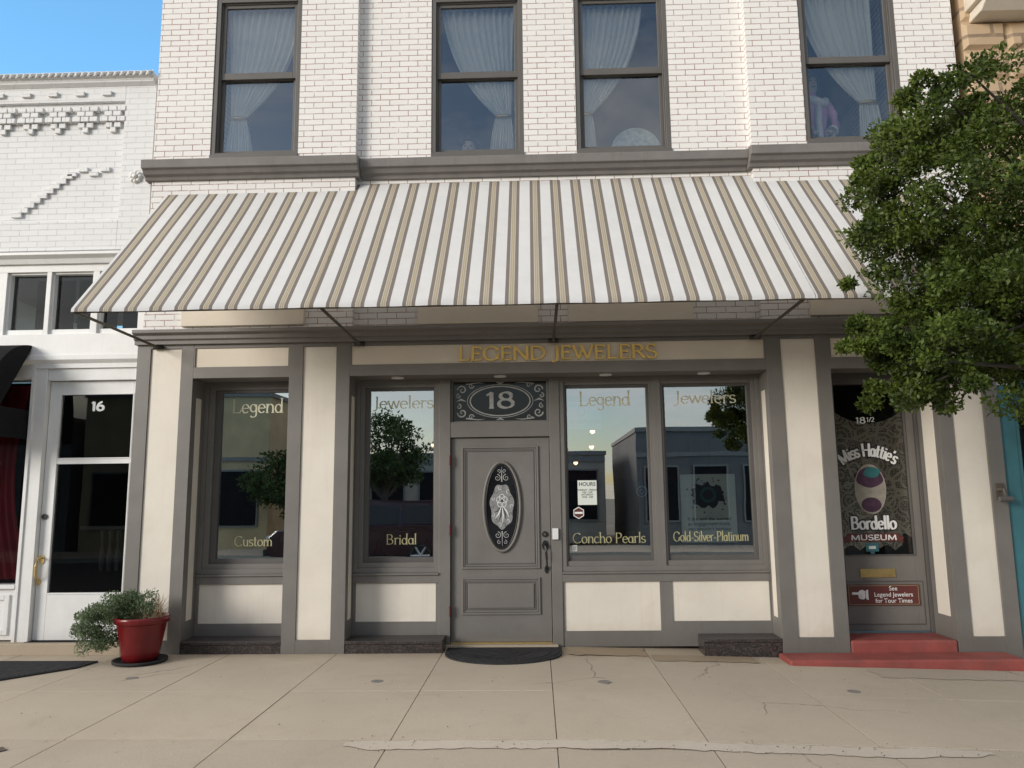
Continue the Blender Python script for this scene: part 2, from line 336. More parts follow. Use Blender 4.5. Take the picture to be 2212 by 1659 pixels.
# ------------------------------------------------------------------ stroke lettering
def arc(cx,cy,rx,ry,a0,a1,n=16): return [(cx+rx*math.cos(R(a0+(a1-a0)*i/n)),cy+ry*math.sin(R(a0+(a1-a0)*i/n))) for i in range(n+1)]
def V(x,z0=1.,z1=0.): return ([(x,z0),(x,z1)],3)
GL={
'L':(.70,[V(.14),([(.14,.02),(.6,.02),(.65,.22)],0)]),
'E':(.72,[V(.14),([(.14,.98),(.56,.98),(.6,.80)],0),([(.14,.52),(.47,.52)],0),([(.47,.62),(.47,.42)],0),([(.14,.02),(.6,.02),(.65,.22)],0)]),
'G':(1.0,[(arc(.5,.5,.43,.5,40,335,26),0),([(.86,.42),(.86,.08)],1),([(.84,.95),(.84,.72)],0)]),
'N':(.98,[V(.14),([(.12,1),(.84,0)],0),([(.84,0),(.84,1)],2)]),
'D':(.92,[V(.14),([(.14,.98),(.36,.98)]+arc(.38,.5,.46,.48,90,-90,20)+[(.14,.02)],0)]),
'J':(.50,[([(.34,1),(.34,.1)]+arc(.14,.1,.2,.28,0,-120,8),1)]),
'W':(1.22,[([(.05,1),(.34,0)],1),([(.34,0),(.6,.9)],0),([(.5,1),(.86,0)],1),([(.86,0),(1.14,1)],2)]),
'R':(.82,[V(.14),([(.14,.98),(.36,.98)]+arc(.38,.75,.24,.23,90,-90)+[(.14,.52)],0),([(.38,.52),(.76,0)],2)]),
'S':(.70,[(arc(.34,.75,.25,.25,20,270)+arc(.34,.25,.27,.25,90,-160)[1:],0)]),
'C':(.90,[(arc(.5,.5,.43,.5,45,318,24),0)]),
'P':(.72,[V(.14),([(.14,.98),(.36,.98)]+arc(.38,.73,.25,.25,90,-90)+[(.14,.48)],0)]),
'M':(1.12,[([(.13,0),(.17,1)],1),([(.17,1),(.55,.05)],0),([(.55,.05),(.92,1)],0),([(.92,1),(.98,0)],2)]),
'H':(.90,[V(.14),V(.76),([(.14,.5),(.76,.5)],0)]),
'B':(.80,[V(.14),([(.14,.98),(.36,.98)]+arc(.38,.76,.22,.22,90,-90)+[(.14,.53)],0),([(.36,.53)]+arc(.4,.27,.28,.25,90,-90)+[(.14,.02)],0)]),
'U':(.90,[([(.14,1),(.14,.3)]+arc(.44,.3,.3,.29,180,360)+[(.74,1)],3)]),
'a':(.60,[(arc(.27,.3,.21,.3,0,360,20),0),([(.5,.6),(.5,0)],2)]),
'b':(.62,[V(.12,1.05,0.),(arc(.34,.3,.22,.3,0,360,20),0)]),
'c':(.54,[(arc(.3,.31,.25,.31,50,320),0)]),
'd':(.64,[(arc(.28,.3,.22,.3,0,360,20),0),([(.52,1.05),(.52,0)],3)]),
'e':(.58,[([(.06,.34),(.53,.34)],0),(arc(.3,.31,.24,.31,5,320,20),0)]),
'g':(.60,[(arc(.28,.34,.21,.27,0,360,20),0),([(.5,.6),(.5,-.12)]+arc(.28,-.12,.22,.2,0,-150,10),0)]),
'h':(.66,[V(.12,1.05,0.),(arc(.34,.36,.2,.26,180,0)+[(.54,0)],2)]),
'i':(.28,[V(.13,.62,0.),([(.13,.90),(.13,.80)],0)]),
'l':(.28,[V(.13,1.05,0.)]),
'm':(.98,[V(.12,.62,0.),(arc(.32,.36,.18,.25,180,0)+[(.50,0)],2),(arc(.68,.36,.18,.25,180,0)+[(.86,0)],2)]),
'n':(.66,[V(.12,.62,0.),(arc(.34,.36,.2,.26,180,0)+[(.54,0)],2)]),
'o':(.62,[(arc(.31,.31,.25,.31,0,360,22),0)]),
'r':(.46,[V(.12,.62,0.),(arc(.32,.38,.2,.24,170,50,8),0)]),
's':(.46,[([(x*.68,z*.64) for x,z in arc(.34,.75,.25,.25,20,270)+arc(.34,.25,.27,.25,90,-160)[1:]],0)]),
't':(.42,[([(.18,.92),(.18,.14)]+arc(.3,.14,.12,.13,180,310,8),0),([(.02,.62),(.38,.62)],0)]),
'u':(.66,[([(.12,.62),(.12,.24)]+arc(.32,.24,.2,.23,180,360,12),1),V(.52,.62,0.)]),
'v':(.54,[([(.04,.62),(.27,0)],1),([(.27,0),(.5,.62)],2)]),
'w':(.84,[([(.04,.62),(.24,0)],1),([(.24,0),(.42,.58)],0),([(.42,.62),(.62,0)],1),([(.62,0),(.8,.62)],2)]),
"'":(.2,[([(.1,1.02),(.06,.8)],0)]),
'-':(.44,[([(.08,.30),(.36,.30)],0),([(.08,.335),(.36,.335)],0)]),
'1':(.46,[([(.06,.80),(.24,1)],0),([(.24,1),(.24,0)],2)]),
'8':(.66,[(arc(.32,.76,.2,.23,0,360,20),0),(arc(.32,.27,.26,.27,0,360,20),0)]),
'6':(.64,[(arc(.32,.28,.25,.28,0,360,20),0),(arc(.56,.3,.49,.70,100,182,10),0)]),
'2':(.60,[(arc(.28,.72,.23,.27,160,-35,12)+[(.06,.03)],0),([(.05,.03),(.56,.03)],0)]),
'/':(.40,[([(.02,-.05),(.38,1.05)],0)]),
' ':(.34,[])}
def stext(mb,t,x0,x1,zb,h,y,m,T=.14,thin=.045,depth=0,mapf=None,serif=.11,phi=15,edge=None):
    tot=sum(GL[c][0] for c in t); sx=(x1-x0)/tot; X=0; k=0
    for c in t:
        adv,sts=GL[c]
        for pts,fl in sts:
            P=[((X+a)*sx,b_*h) for a,b_ in pts]
            ws=[]
            for i in range(len(P)):
                a=P[max(i-1,0)];b2=P[min(i+1,len(P)-1)]
                th=math.atan2(b2[1]-a[1],b2[0]-a[0]); ws.append((thin+(T-thin)*abs(math.sin(th-R(phi))))*h)
            def put(Q,wq):
                nonlocal k
                k+=1
                if mapf: Q=[mapf(q[0]-(x1-x0)/2,q[1]) for q in Q]
                else: Q=[(q[0]+x0,q[1]+zb) for q in Q]
                mb.ribbon(Q,wq,y-(k%6)*.0003,m,depth,edge)
            put(P,ws)
            sl=serif*h
            if fl&1: put([(P[0][0]-sl,P[0][1]),(P[0][0]+sl,P[0][1])],[thin*h]*2)
            if fl&2: put([(P[-1][0]-sl,P[-1][1]),(P[-1][0]+sl,P[-1][1])],[thin*h]*2)
        X+=adv
def sans(name,t,x,z,size,y,m,parent,align='CENTER',mirror=False,ext=0,wx=1,bold=0):
    cu=bpy.data.curves.new(name,'FONT'); cu.body=t; cu.size=size; cu.align_x=align; cu.align_y='CENTER'; cu.extrude=ext; cu.offset=bold
    cu.materials.append(m); o=bpy.data.objects.new(name,cu); bpy.context.collection.objects.link(o)
    o.location=(x,y,z); o.rotation_euler=(R(90),0,0); o.scale=((-1 if mirror else 1)*wx,1,1)
    if parent: o.parent=parent
    return o
def spiral(cx,cz,r0,r1,a0,turns,n=24): 
    return [(cx+(r0+(r1-r0)*i/n)*math.cos(R(a0)+turns*2*math.pi*i/n),cz+(r0+(r1-r0)*i/n)*math.sin(R(a0)+turns*2*math.pi*i/n)) for i in range(n+1)]
def scroll(mb,cx,cz,r,a0,t,y,m,w=.008):
    P=spiral(cx,cz,r,r*.12,a0,t); n=len(P); mb.ribbon(P,[w*(1-.5*i/n) for i in range(n)],y,m)

def zg(x): 
    return 0 if x<.4 else -.028*(x-.4) if x<8 else -.028*7.6
# ================================================================== MAIN BUILDING
B=empty('jewelry_store_building')
mb=MB()
YF=.03; YC=.13; TOP=8.3
def wallwin(x0,x1,yf,wx0,wx1,wz0,wz1,zb=3.20):
    mb.box(x0,wx0,yf,yf+.6,zb,TOP,BRICK); mb.box(wx1,x1,yf,yf+.6,zb,TOP,BRICK)
    mb.box(wx0,wx1,yf,yf+.6,zb,wz0,BRICK); mb.box(wx0,wx1,yf,yf+.6,wz1,TOP,BRICK)
wallwin(-4.05,-1.87,YF,-3.44,-2.49,5.10,6.96)
wallwin(2.30,4.48,YF,2.87,3.89,5.10,6.96)
for a,b_ in ((-1.87,-1.08),(-.08,.48),(1.49,2.30)): mb.box(a,b_,YC,YC+.5,3.20,TOP,BRICK)
for a,b_ in ((-1.08,-.08),(.48,1.49)):
    mb.box(a,b_,YC,YC+.5,3.20,5.10,BRICK); mb.box(a,b_,YC,YC+.5,6.96,TOP,BRICK)
mb.box(-4.05,-3.85,.63,10,0,TOP,BRICK); mb.box(4.28,4.48,.63,10,0,TOP,BRICK); mb.box(-3.85,4.28,9.8,10,0,TOP,BRICK)
mb.box(-4.05,4.48,.7,10,TOP,TOP+.1,LEDGE)
mb.prof([(.2,8.3),(-.05,8.3),(-.25,8.5),(-.25,8.62),(.2,8.62)],-4.15,4.58,LEDGE)
mb.build('brick_walls',B)
mb=MB()
def ledge(x0,x1,dy):
    mb.prof([(.1+dy,4.84),(.0+dy,4.84),(-.015+dy,4.875),(-.05+dy,4.89),(-.075+dy,4.93),(-.105+dy,4.94),(-.115+dy,5.03),(.1+dy,5.07)],x0,x1,LEDGE)
ledge(-4.11,-1.82,0); ledge(-1.819,2.249,.10); ledge(2.25,4.54,0)
mb.build('stone_ledge',B,.006)
def upwin(nm,x0,x1,yf):
    f=MB()
    f.box(x0-.0,x1+.0,yf-.02,yf+.16,5.06,5.125,GRAY2)
    f.frame(x0,x1,5.125,6.955,.05,.05,.03,.05,yf+.01,yf+.2,GRAY2)
    f.frame(x0+.05,x1-.05,5.155,6.905,.012,.012,.01,.012,yf+.035,yf+.2,GRAY2)
    xa,xb=x0+.062,x1-.062
    f.frame(xa,xb,5.165,6.06,.035,.035,.04,.05,yf+.085,yf+.125,GRAY2)
    f.frame(xa,xb,6.015,6.893,.035,.035,.075,.035,yf+.05,yf+.084,GRAY2)
    f.build(nm+'_frame',B,.004)
    g=MB(); g.pane(xa+.02,xb-.02,yf+.10,5.18,6.03,GLASSU); g.pane(xa+.02,xb-.02,yf+.066,6.06,6.88,GLASSU); g.build(nm+'_glass',B)
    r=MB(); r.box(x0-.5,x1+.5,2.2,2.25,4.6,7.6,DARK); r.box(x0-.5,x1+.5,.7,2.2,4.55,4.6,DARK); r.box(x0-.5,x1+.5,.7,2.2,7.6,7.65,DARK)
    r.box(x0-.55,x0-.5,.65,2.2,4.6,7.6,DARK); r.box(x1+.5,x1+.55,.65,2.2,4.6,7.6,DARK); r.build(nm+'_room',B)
upwin('upper_window_a',-3.44,-2.49,YF); upwin('upper_window_b',-1.08,-.08,YC)
upwin('upper_window_c',.48,1.49,YC); upwin('upper_window_d',2.87,3.89,YF)
def curtain(nm,top,tie,bot,y,zt=6.95,ztie=5.62,zb=5.1,side=1,p=2.2):
    ns,nt_=110,26; vs=[];fs=[]
    for j in range(nt_*2+1):
        for i in range(ns+1):
            s_=i/ns
            if j<=nt_:
                t=j/nt_; far=s_ if side>0 else 1-s_
                ee=t**(1.0+p*(.25+.75*far)); x=top[0]+(top[1]-top[0])*s_; xt=tie[0]+(tie[1]-tie[0])*s_
                X=x+(xt-x)*ee; Z=zt+(ztie-zt)*t; amp=.028*(1-.55*t)
                Z-= .10*far*math.sin(math.pi*t)
            else:
                t=(j-nt_)/nt_; x=tie[0]+(tie[1]-tie[0])*s_; xb=bot[0]+(bot[1]-bot[0])*s_
                X=x+(xb-x)*t**.6; Z=ztie+(zb-ztie)*t; amp=.0126+.012*t
            ph=s_*math.pi*2*11+.8*math.sin(s_*9)
            vs.append((X+.004*math.sin(ph*1.7+t*3),y+amp*math.sin(ph),Z))
    for j in range(nt_*2):
        for i in range(ns): a=j*(ns+1)+i; fs.append((a,a+1,a+ns+2,a+ns+1))
    c=MB(); c.add(vs,fs,CURT)
    cx=(tie[0]+tie[1])/2; w=(tie[1]-tie[0])/2+.012
    c.lathe((cx,y,ztie-.02),[(w,0),(w+.004,.015),(w,.03)],BRASS,20,1,.5)
    c.build(nm,B,smooth=True)
curtain('curtain_a',(-3.36,-2.54),(-3.30,-3.14),(-3.36,-3.03),.20,p=.9)
curtain('curtain_b',(-.98,-.16),(-.38,-.22),(-.48,-.18),.30,side=-1,p=.7)
curtain('curtain_c',(.55,1.26),(.55,.66),(.53,.72),.30,p=.7)
curtain('curtain_d',(2.92,3.72),(3.52,3.70),(3.50,3.76),.20,side=-1,p=.7)
mq=empty('mannequin',(3.12,.46,.0)); mm=MB()
mm.lathe((0,0,0),[(.26,4.62),(.22,5.0),(.16,5.25),(.125,5.42),(.14,5.52),(.165,5.64),(.16,5.74),(.10,5.81),(.05,5.84),(.045,5.9)],PINK,28,1,.7)
for sx_ in (-1,1):
    mm.tube([(sx_*.155,0,5.74),(sx_*.21,-.02,5.6),(sx_*.22,-.06,5.47),(sx_*.15,-.17,5.36),(sx_*.11,-.2,5.33)],[.055,.05,.045,.042,.045],PINK,12)
    mm.tube([(sx_*.13,-.18,5.345),(sx_*.09,-.22,5.31)],[.065,.06],FUR,12)
    mm.tube([(sx_*.09,-.22,5.31),(sx_*.05,-.24,5.29)],[.03,.02],SKIN,10)
mm.tube([(math.cos(a)*.13,math.sin(a)*.10-.01,5.80-.05*math.cos(a*1)-.07*(math.sin(a)<-.5)) for a in [i*2*math.pi/16 for i in range(17)]],.05,FUR,10)
mm.tube([(.02,-.12,5.72),(.0,-.15,5.45),(0,-.17,5.2),(.01,-.2,4.9)],.035,FUR,10)
mm.lathe((0,0,5.98),[(.01,-.115),(.05,-.1),(.072,-.05),(.08,.0),(.078,.05),(.055,.095),(.01,.115)],SKIN,20,.9,1)
mm.tube([(0,-.072,6.0),(0,-.096,5.965),(0,-.075,5.955)],[.008,.014,.006],SKIN,8)
for sx_ in (-1,1): mm.lathe((sx_*.028,-.072,5.995),[(.001,-.006),(.011,0),(.001,.006)],INK,8)
mm.tube([(-.02,-.076,5.925),(.02,-.076,5.925)],.005,MAROON,6)
mm.lathe((0,.02,6.0),[(.085,-.08),(.1,-.02),(.1,.05),(.075,.11),(.02,.135)],HAIR,18,1,.95)
o=mm.build('mannequin_body',mq,smooth=True)
dl=empty('doll_bust',(-.70,.42,5.26)); dm=MB()
dm.lathe((0,0,0),[(.16,-.3),(.14,-.2),(.06,-.12),(.045,-.07)],PINK,20,1,.6)
dm.lathe((0,0,.03),[(.01,-.115),(.055,-.095),(.078,-.04),(.082,.02),(.06,.09),(.01,.11)],SKIN,20)
for i in range(60):
    a=rng.uniform(0,2*math.pi); zz=rng.uniform(-.08,.13)
    if math.sin(a)<-.35 and zz<.07: continue
    rr=.1*math.sqrt(max(.1,1-(zz/.16)**2))+.02
    dm.lathe((rr*math.cos(a),rr*math.sin(a)*.9,.03+zz),[(.002,-.03),(.028,-.015),(.03,.01),(.003,.03)],HAIR,8)
for sx_ in (-1,1): dm.lathe((sx_*.03,-.076,.05),[(.001,-.008),(.014,0),(.001,.008)],INK,8)
dm.tube([(-.02,-.078,-.02),(.02,-.078,-.02)],.006,MAROON,6); dm.tube([(0,-.078,.045),(0,-.098,.01),(0,-.08,.005)],[.007,.012,.006],SKIN,8)
dm.build('doll_head',dl,smooth=True)
pl=MB(); pl.lathey((1.14,.36,5.19),[(.01,.0),(.20,-.005),(.27,-.03),(.275,-.03),(.27,-.02),(.01,.02)],PLATE,48); pl.build('display_plate')
mb=MB()
for x0,x1,yf in ((-3.64,-2.36,YF),(-1.20,.04,YC),(.35,1.63,YC),(2.78,4.06,YF)):
    mb.box(x0,x1,yf-.05,yf+.02,3.25,3.45,BOARD)
    mb.box(x0+.12,x1-.10,yf-.03,yf+.03,3.455,4.35,BLACK)
    mb.frame(x0+.06,x1-.04,3.452,4.4,.06,.06,.03,.06,yf-.045,yf+.02,GRAY2)
mb.build('boarded_transoms',B,.006)
mb=MB()
mb.prof([(.3,3.06),(-.035,3.06),(-.035,3.10),(-.06,3.11),(-.06,3.15),(-.10,3.17),(-.10,3.205),(.3,3.235)],-4.10,4.55,GRAY)
mb.build('storefront_cornice',B,.004)
mb=MB()
ZT=3.06
strips=[(-4.08,-3.94),(-3.62,-3.49),(-2.50,-2.36),(-2.02,-1.88),(2.31,2.46),(2.80,2.94),(3.95,4.085),(4.39,4.54)]
for a,b_ in strips: mb.box(a,b_,0,.46 if a>2.7 else .34,-.15,ZT,GRAY)
for a,b_ in ((-3.94,-3.62),(-2.36,-2.02),(2.46,2.80),(4.085,4.39)):
    mb.box(a,b_,.001,.3,-.15,.13,GRAY); mb.box(a,b_,.0015,.3,3.02,ZT,GRAY)
    mb.box(a,b_,.016,.3,.13,3.02,CREAM)
for a,b_ in ((-3.49,-2.50),(-1.88,2.31),(2.94,3.95)):
    mb.box(a,b_,.001,.34,2.71,2.825,GRAY); mb.box(a,b_,.0015,.34,3.02,ZT,GRAY); mb.box(a+.015,b_-.015,.014,.34,2.825,3.02,BOARD)
    mb.box(a,a+.015,.0012,.34,2.825,3.02,GRAY); mb.box(b_-.015,b_,.0012,.34,2.825,3.02,GRAY)
for x,s_ in ((-3.49,1),(-1.88,1),(2.31,-1),(3.95,-1)):
    d=.005*s_; mb.box(min(x,x+d),max(x,x+d),.10,.22 if x<3 else .33,.30,2.52,CREAM)
mb.build('storefront_piers',B,.004)
mb=MB(); YW=.30
def bay(x0,x1,gx0,gx1,kz0,kp):
    mb.frame(x0,x1,.73,2.71,.045,.045,.05,.045,YW,YW+.12,GRAY)
    mb.frame(x0+.045,x1-.045,.78,2.665,(gx0-x0-.045)*.5,(x1-gx1-.045)*.5,.05,.035,YW+.02,YW+.12,GRAY)
    mb.frame(x0+.045+(gx0-x0-.045)*.5,x1-.045-(x1-gx1-.045)*.5,.83,2.63,(gx0-x0-.045)*.5,(x1-gx1-.045)*.5,.05,.03,YW+.045,YW+.12,GRAY2)
    mb.prof([(YW+.1,.63),(YW-.01,.63),(YW-.01,.70),(YW-.03,.71),(YW-.03,.728),(YW+.1,.7299)],x0,x1,GRAY)
    mb.frame(x0,x1,kz0,.63,kp[0],kp[1],kp[2],.002,YW,YW+.1,GRAY)
    mb.box(x0+kp[0],x1-kp[1],YW+.014,YW+.1,kz0+kp[2],.628,CREAM)
bay(-3.489,-2.501,-3.32,-2.60,.10,(.03,.03,.14))
bay(-1.879,-1.005,-1.74,-1.07,.10,(.03,.03,.15))
bay(.245,1.245,.325,1.15,.0,(.015,.03,.15))
bay(1.2455,2.309,1.34,2.19,.0,(.09,.01,.24))
mb.box(1.58,2.309,YW-.004,YW+.02,.12,.239,GRAY)
mb.build('display_window_frames',B,.003)
mb=MB()
for a,b_ in ((-3.34,-2.58),(-1.76,-1.05),(.30,1.17),(1.32,2.21)): mb.pane(a,b_,.372,.86,2.62,GLASS)
mb.build('display_window_glass',B)
mb=MB()
mb.prof([(.29,-.1),(.008,-.1),(.008,.085),(-.004,.09),(-.004,.112),(.0,.12),(.29,.123)],-3.488,-2.502,GRANITE)
mb.prof([(.29,-.1),(.008,-.1),(.008,.085),(-.004,.09),(-.004,.112),(.0,.12),(.29,.123)],-1.878,-.93,GRANITE)
mb.prof([(.29,-.2),(.008,-.2),(.008,.085),(-.004,.09),(-.004,.112),(.0,.12),(.29,.123)],1.57,2.308,GRANITE)
mb.build('granite_plinths',B,.003)
mb=MB()
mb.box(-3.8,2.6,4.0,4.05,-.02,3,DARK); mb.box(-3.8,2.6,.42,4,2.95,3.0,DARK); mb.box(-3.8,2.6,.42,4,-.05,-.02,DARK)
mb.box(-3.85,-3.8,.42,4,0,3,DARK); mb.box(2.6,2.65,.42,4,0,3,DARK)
mb.box(.35,2.3,3.85,3.98,1.7,2.9,MAROON); mb.box(-3.6,2.45,.42,.44,2.64,2.94,DARK)
mb.box(.26,1.2,.47,.48,2.42,2.7,MAROON)
for x0,x1 in ((-3.45,-2.52),(-1.85,-1.0),(.27,1.2),(1.3,2.28)):
    mb.box(x0,x1,.42,.95,.5,.86,PURPLE)
    for k in range(3):
        cx=x0+(x1-x0)*(.2+.3*k); mb.lathe((cx,.60,.86),[(.09,0),(.07,.03),(.03,.10+.04*(k%2)),(.035,.14),(.01,.19)],PURPLE if k%2 else MAROON,16,1,.6)
mb.box(-.6,2.2,2.2,2.7,.0,.95,M('display_case_wood',(.10,.05,.03),.4,.2,6)); mb.box(-.6,2.2,2.2,2.7,.96,1.15,GLASSD)
mb.box(-3.4,-1.2,2.6,3.0,.0,1.05,MATS['display_case_wood'])
for k in range(7): mb.box(-.4+k*.38,-.28+k*.38,2.3,2.5,.955,1.02,PAPER if k%2 else BRASS)
mb.build('shop_interior',B)
mb=MB()
for x,y,z in ((.72,2.4,2.12),(.70,1.9,2.28),(.55,3.2,1.95),(-1.4,2.8,2.2)):
    mb.tube([(x,y,2.95),(x,y,z+.1)],.006,BRASS,6); mb.lathe((x,y,z),[(.07,0),(.06,.03),(.02,.09),(.012,.12)],BRASS,16)
    mb.lathe((x,y,z-.02),[(.01,-.02),(.03,0),(.03,.02),(.01,.035)],GLOW,12)
mb.build('pendant_lamps',B,smooth=True)
mb=MB()
for x in (-1.42,-.36,.72,1.72): mb.lathe((x,.16,2.70),[(.06,0),(.065,.004),(.065,.012)],LWHITE,20)
mb.build('soffit_lights',B)
mb=MB()
mb.box(-1.005,-.888,.29,.44,.0,2.71,GRAY); mb.box(.138,.245,.29,.44,.0,2.71,GRAY)
mb.box(-.888,.138,.295,.44,2.095,2.255,GRAY); mb.box(-.888,.138,.295,.44,2.695,2.71,GRAY)
mb.frame(-.888,.138,2.255,2.695,.025,.025,.012,.012,.33,.44,GRAY)
mb.box(-.93,.19,.24,.4,-.02,.03,CONC2)
mb.build('door_frame',B,.004)
D_=MB()
D_.box(-.883,.133,.335,.38,.045,2.088,GRAY)
def mould(x0,x1,z0,z1):
    D_.frame(x0,x1,z0,z1,.02,.02,.02,.02,.318,.336,GRAY); D_.frame(x0+.024,x1-.024,z0+.024,z1-.024,.012,.012,.012,.012,.326,.336,GRAY)
    D_.frame(x0+.045,x1-.045,z0+.045,z1-.045,.01,.01,.01,.01,.329,.336,GRAY2)
mould(-.775,.02,.76,2.0); mould(-.775,.02,.31,.675)
D_.box(-.71,-.045,.322,.336,.375,.61,GRAY)
D_.build('door_leaf',B,.003)
D_=MB()
D_.ring((-.36,1.385),.172,.435,.03,.305,.336,GRAY)
D_.ring((-.36,1.385),.155,.418,.017,.312,.336,BLACK)
D_.build('oval_frame',B,smooth=True)
D_=MB()
D_.lathey((-.36,.322,1.385),[(1,0),(1,.005)],M('door_oval_backing',(.012,.012,.014),.05,.1,3,spec=.9),48,.157,.42)
yo=.3205
for k,(dz,s_) in enumerate(((.31,1),(-.31,-1))):
    for sx_ in (-1,1):
        scroll(D_,-.36+sx_*.045,1.385+dz-.02*s_,.035,90,1.4*sx_,yo-.0003*k,SILV,.007)
        scroll(D_,-.36+sx_*.03,1.385+dz+.05*s_,.022,-90*s_,-1.2*sx_,yo-.0006,SILV,.006)
    D_.ribbon([(-.36,1.385+dz-.06*s_),(-.36,1.385+dz+.09*s_)],[.012,.002],yo-.0009,SILV)
# frosted centre with floral etching
Fp=[(-.36+.120*(1+.07*math.sin(7*a))*math.cos(a),1.385+.225*(1+.05*math.sin(7*a))*math.sin(a)) for a in [i*2*math.pi/84 for i in range(84)]]
D_.poly(Fp,yo-.001,yo,SILD)
for k in range(5):
    a=k*72+90; D_.ribbon(arc(-.36+.030*math.cos(R(a)),1.44+.036*math.sin(R(a)),.026,.032,a-150,a+150,12),[.005]*13,yo-.0016-.0002*(k%3),WHITEP)
D_.lathey((-.36,yo-.002,1.44),[(1,0),(1,.001)],INK,16,.012,.014)
for k in range(6):
    a=200+k*28; D_.ribbon([(-.36,1.40),(-.36+.05*math.cos(R(a)),1.36+.07*math.sin(R(a))),(-.36+.085*math.cos(R(a-12)),1.34+.13*math.sin(R(a-12)))],[.003,.012,.002],yo-.0014-.0002*(k%3),WHITEP if k%2 else INK)
for k in range(14):
    a=k*360/14; D_.ribbon(arc(-.36+.098*math.cos(R(a)),1.385+.19*math.sin(R(a)),.014,.018,a,a+230,8),[.004]*9,yo-.0022-.0002*(k%3),INK if k%2 else WHITEP)
D_.build('oval_etched_glass',B)
D_=MB()
D_.lathey((.075,.335,1.10),[(.03,-.012),(.03,0)],BLACK,20); D_.lathey((.075,.335,1.10),[(.014,-.025),(.014,-.01)],IRON,12)
D_.lathey((.075,.335,.99),[(1,-.012),(1,0)],BLACK,20,.032,.05); D_.lathey((.085,.335,.75),[(1,-.01),(1,0)],BLACK,16,.02,.04)
D_.tube([(.075,.325,1.0),(.078,.27,.98),(.083,.26,.93),(.088,.262,.87),(.09,.275,.80),(.086,.325,.75)],[.012,.012,.014,.013,.011,.009],BLACK,10)
D_.box(-.883,.133,.30,.345,.031,.044,BRASS)
for z in (.35,1.15,1.86): D_.tube([(-.888,.285,z-.05),(-.888,.285,z+.05)],.009,MAROON,8)
D_.box(.15,.21,.265,.289,1.05,1.16,LWHITE)
D_.build('door_hardware',B,.001)
mb=MB(); yt=.3705
mb.box(-.87,.12,.373,.39,2.25,2.70,LACEBACK)
cx,cz=-.372,2.478
stext(mb,'18',-.53,-.215,2.405,.165,yt,SILV,T=.26,thin=.08,serif=.16)
mb.ribbon(arc(cx,cz,.315,.155,0,360,60),[.012]*61,yt,SILV); mb.ribbon(arc(cx,cz,.345,.175,0,360,60),[.006]*61,yt,SILV)
for sx_ in (-1,1):
    for sz_ in (-1,1):
        X=cx+sx_*.40; Z=cz+sz_*.12
        scroll(mb,X,Z,.05,0 if sx_>0 else 180,1.3*sx_*sz_,yt,SILV,.016)
        scroll(mb,X-sx_*.095,Z+sz_*.045,.03,0,1.2*sx_*sz_,yt-.0003,SILV,.012)
        scroll(mb,X+sx_*.035,Z-sz_*.065,.028,90,-1.2*sx_*sz_,yt-.0006,SILV,.012)
        mb.ribbon([(X-sx_*.04,Z+sz_*.06),(X-sx_*.17,Z+sz_*.075),(X-sx_*.24,Z+sz_*.068)],[.014,.008,.002],yt-.0009,SILV)
    mb.ribbon([(cx+sx_*.36,cz),(cx+sx_*.41,cz+.02),(cx+sx_*.46,cz)],[.004,.02,.003],yt,SILV)
mb.ribbon([(cx-.04,cz+.2),(cx,cz+.185),(cx+.04,cz+.2)],[.004,.02,.004],yt-.0003,SILV); mb.ribbon([(cx-.04,cz-.2),(cx,cz-.185),(cx+.04,cz-.2)],[.004,.02,.004],yt-.0003,SILV)
mb.build('transom_ornament',B)
LS=empty('shop_sign_lettering'); mb=MB()
stext(mb,'LEGEND JEWELERS',-.775,1.235,2.849,.136,-.004,GOLD,T=.21,thin=.085,depth=.017,edge=GOLDE)
mb.build('raised_gold_letters',LS)
mb=MB(); yl=.3705
stext(mb,'Legend',-3.22,-2.67,2.39,.145,yl,GOLDP,T=.12,thin=.05); stext(mb,'Jewelers',-1.725,-1.075,2.415,.125,yl,GOLDP,T=.13,thin=.05)
stext(mb,'Legend',.455,.99,2.415,.145,yl,GOLDP,T=.12,thin=.05); stext(mb,'Jewelers',1.436,2.085,2.425,.125,yl,GOLDP,T=.13,thin=.05)
stext(mb,'Custom',-3.14,-2.74,1.005,.10,yl,OLIVE,T=.12,thin=.04); stext(mb,'Bridal',-1.56,-1.24,1.01,.10,yl,OLIVE,T=.12,thin=.04)
stext(mb,'Concho Pearls',.357,1.10,1.005,.10,yl,OLIVE,T=.12,thin=.04); stext(mb,'Gold-Silver-Platinum',1.38,2.14,1.015,.095,yl,OLIVE,T=.12,thin=.04,serif=.07)
mb.build('window_lettering',B)
PS=empty('poster'); mb=MB(); 
mb.frame(1.475,2.035,1.0,1.69,.02,.02,.02,.02,.385,.40,PAPER); mb.box(1.495,2.015,.389,.40,1.02,1.67,PAPER)
random.seed(3)
P=[]
for i in range(28):
    a=i/28*2*math.pi; rr=1+.22*random.uniform(-1,1); P.append((1.755+.165*rr*math.cos(a),1.475+.125*rr*math.sin(a)))
mb.poly(P,.386,.3885,INK)
mb.ring((1.755,1.48),.055,.05,.03,.380,.3855,TEAL)
for i in range(26):
    a=random.uniform(0,6.28); r_=random.uniform(.15,.23); x,z=1.755+r_*math.cos(a),1.475+r_*.8*math.sin(a); d=random.uniform(.004,.012)
    mb.poly([(x-d,z),(x,z-d),(x+d,z+.3*d),(x,z+d)],.3875,.3887,MAROON if i%2 else INK)
mb.build('poster_sheet',PS)
sans('poster_text','If she said she wanted\nan engagement truck,\nyou wouldn\'t hesitate',1.755,1.185,.050,.387,INK,PS,bold=.0004)
HS=empty('opening_hours_sign'); mb=MB(); mb.box(.42,.615,.366,.3705,1.39,1.64,PAPER); mb.build('sheet',HS)
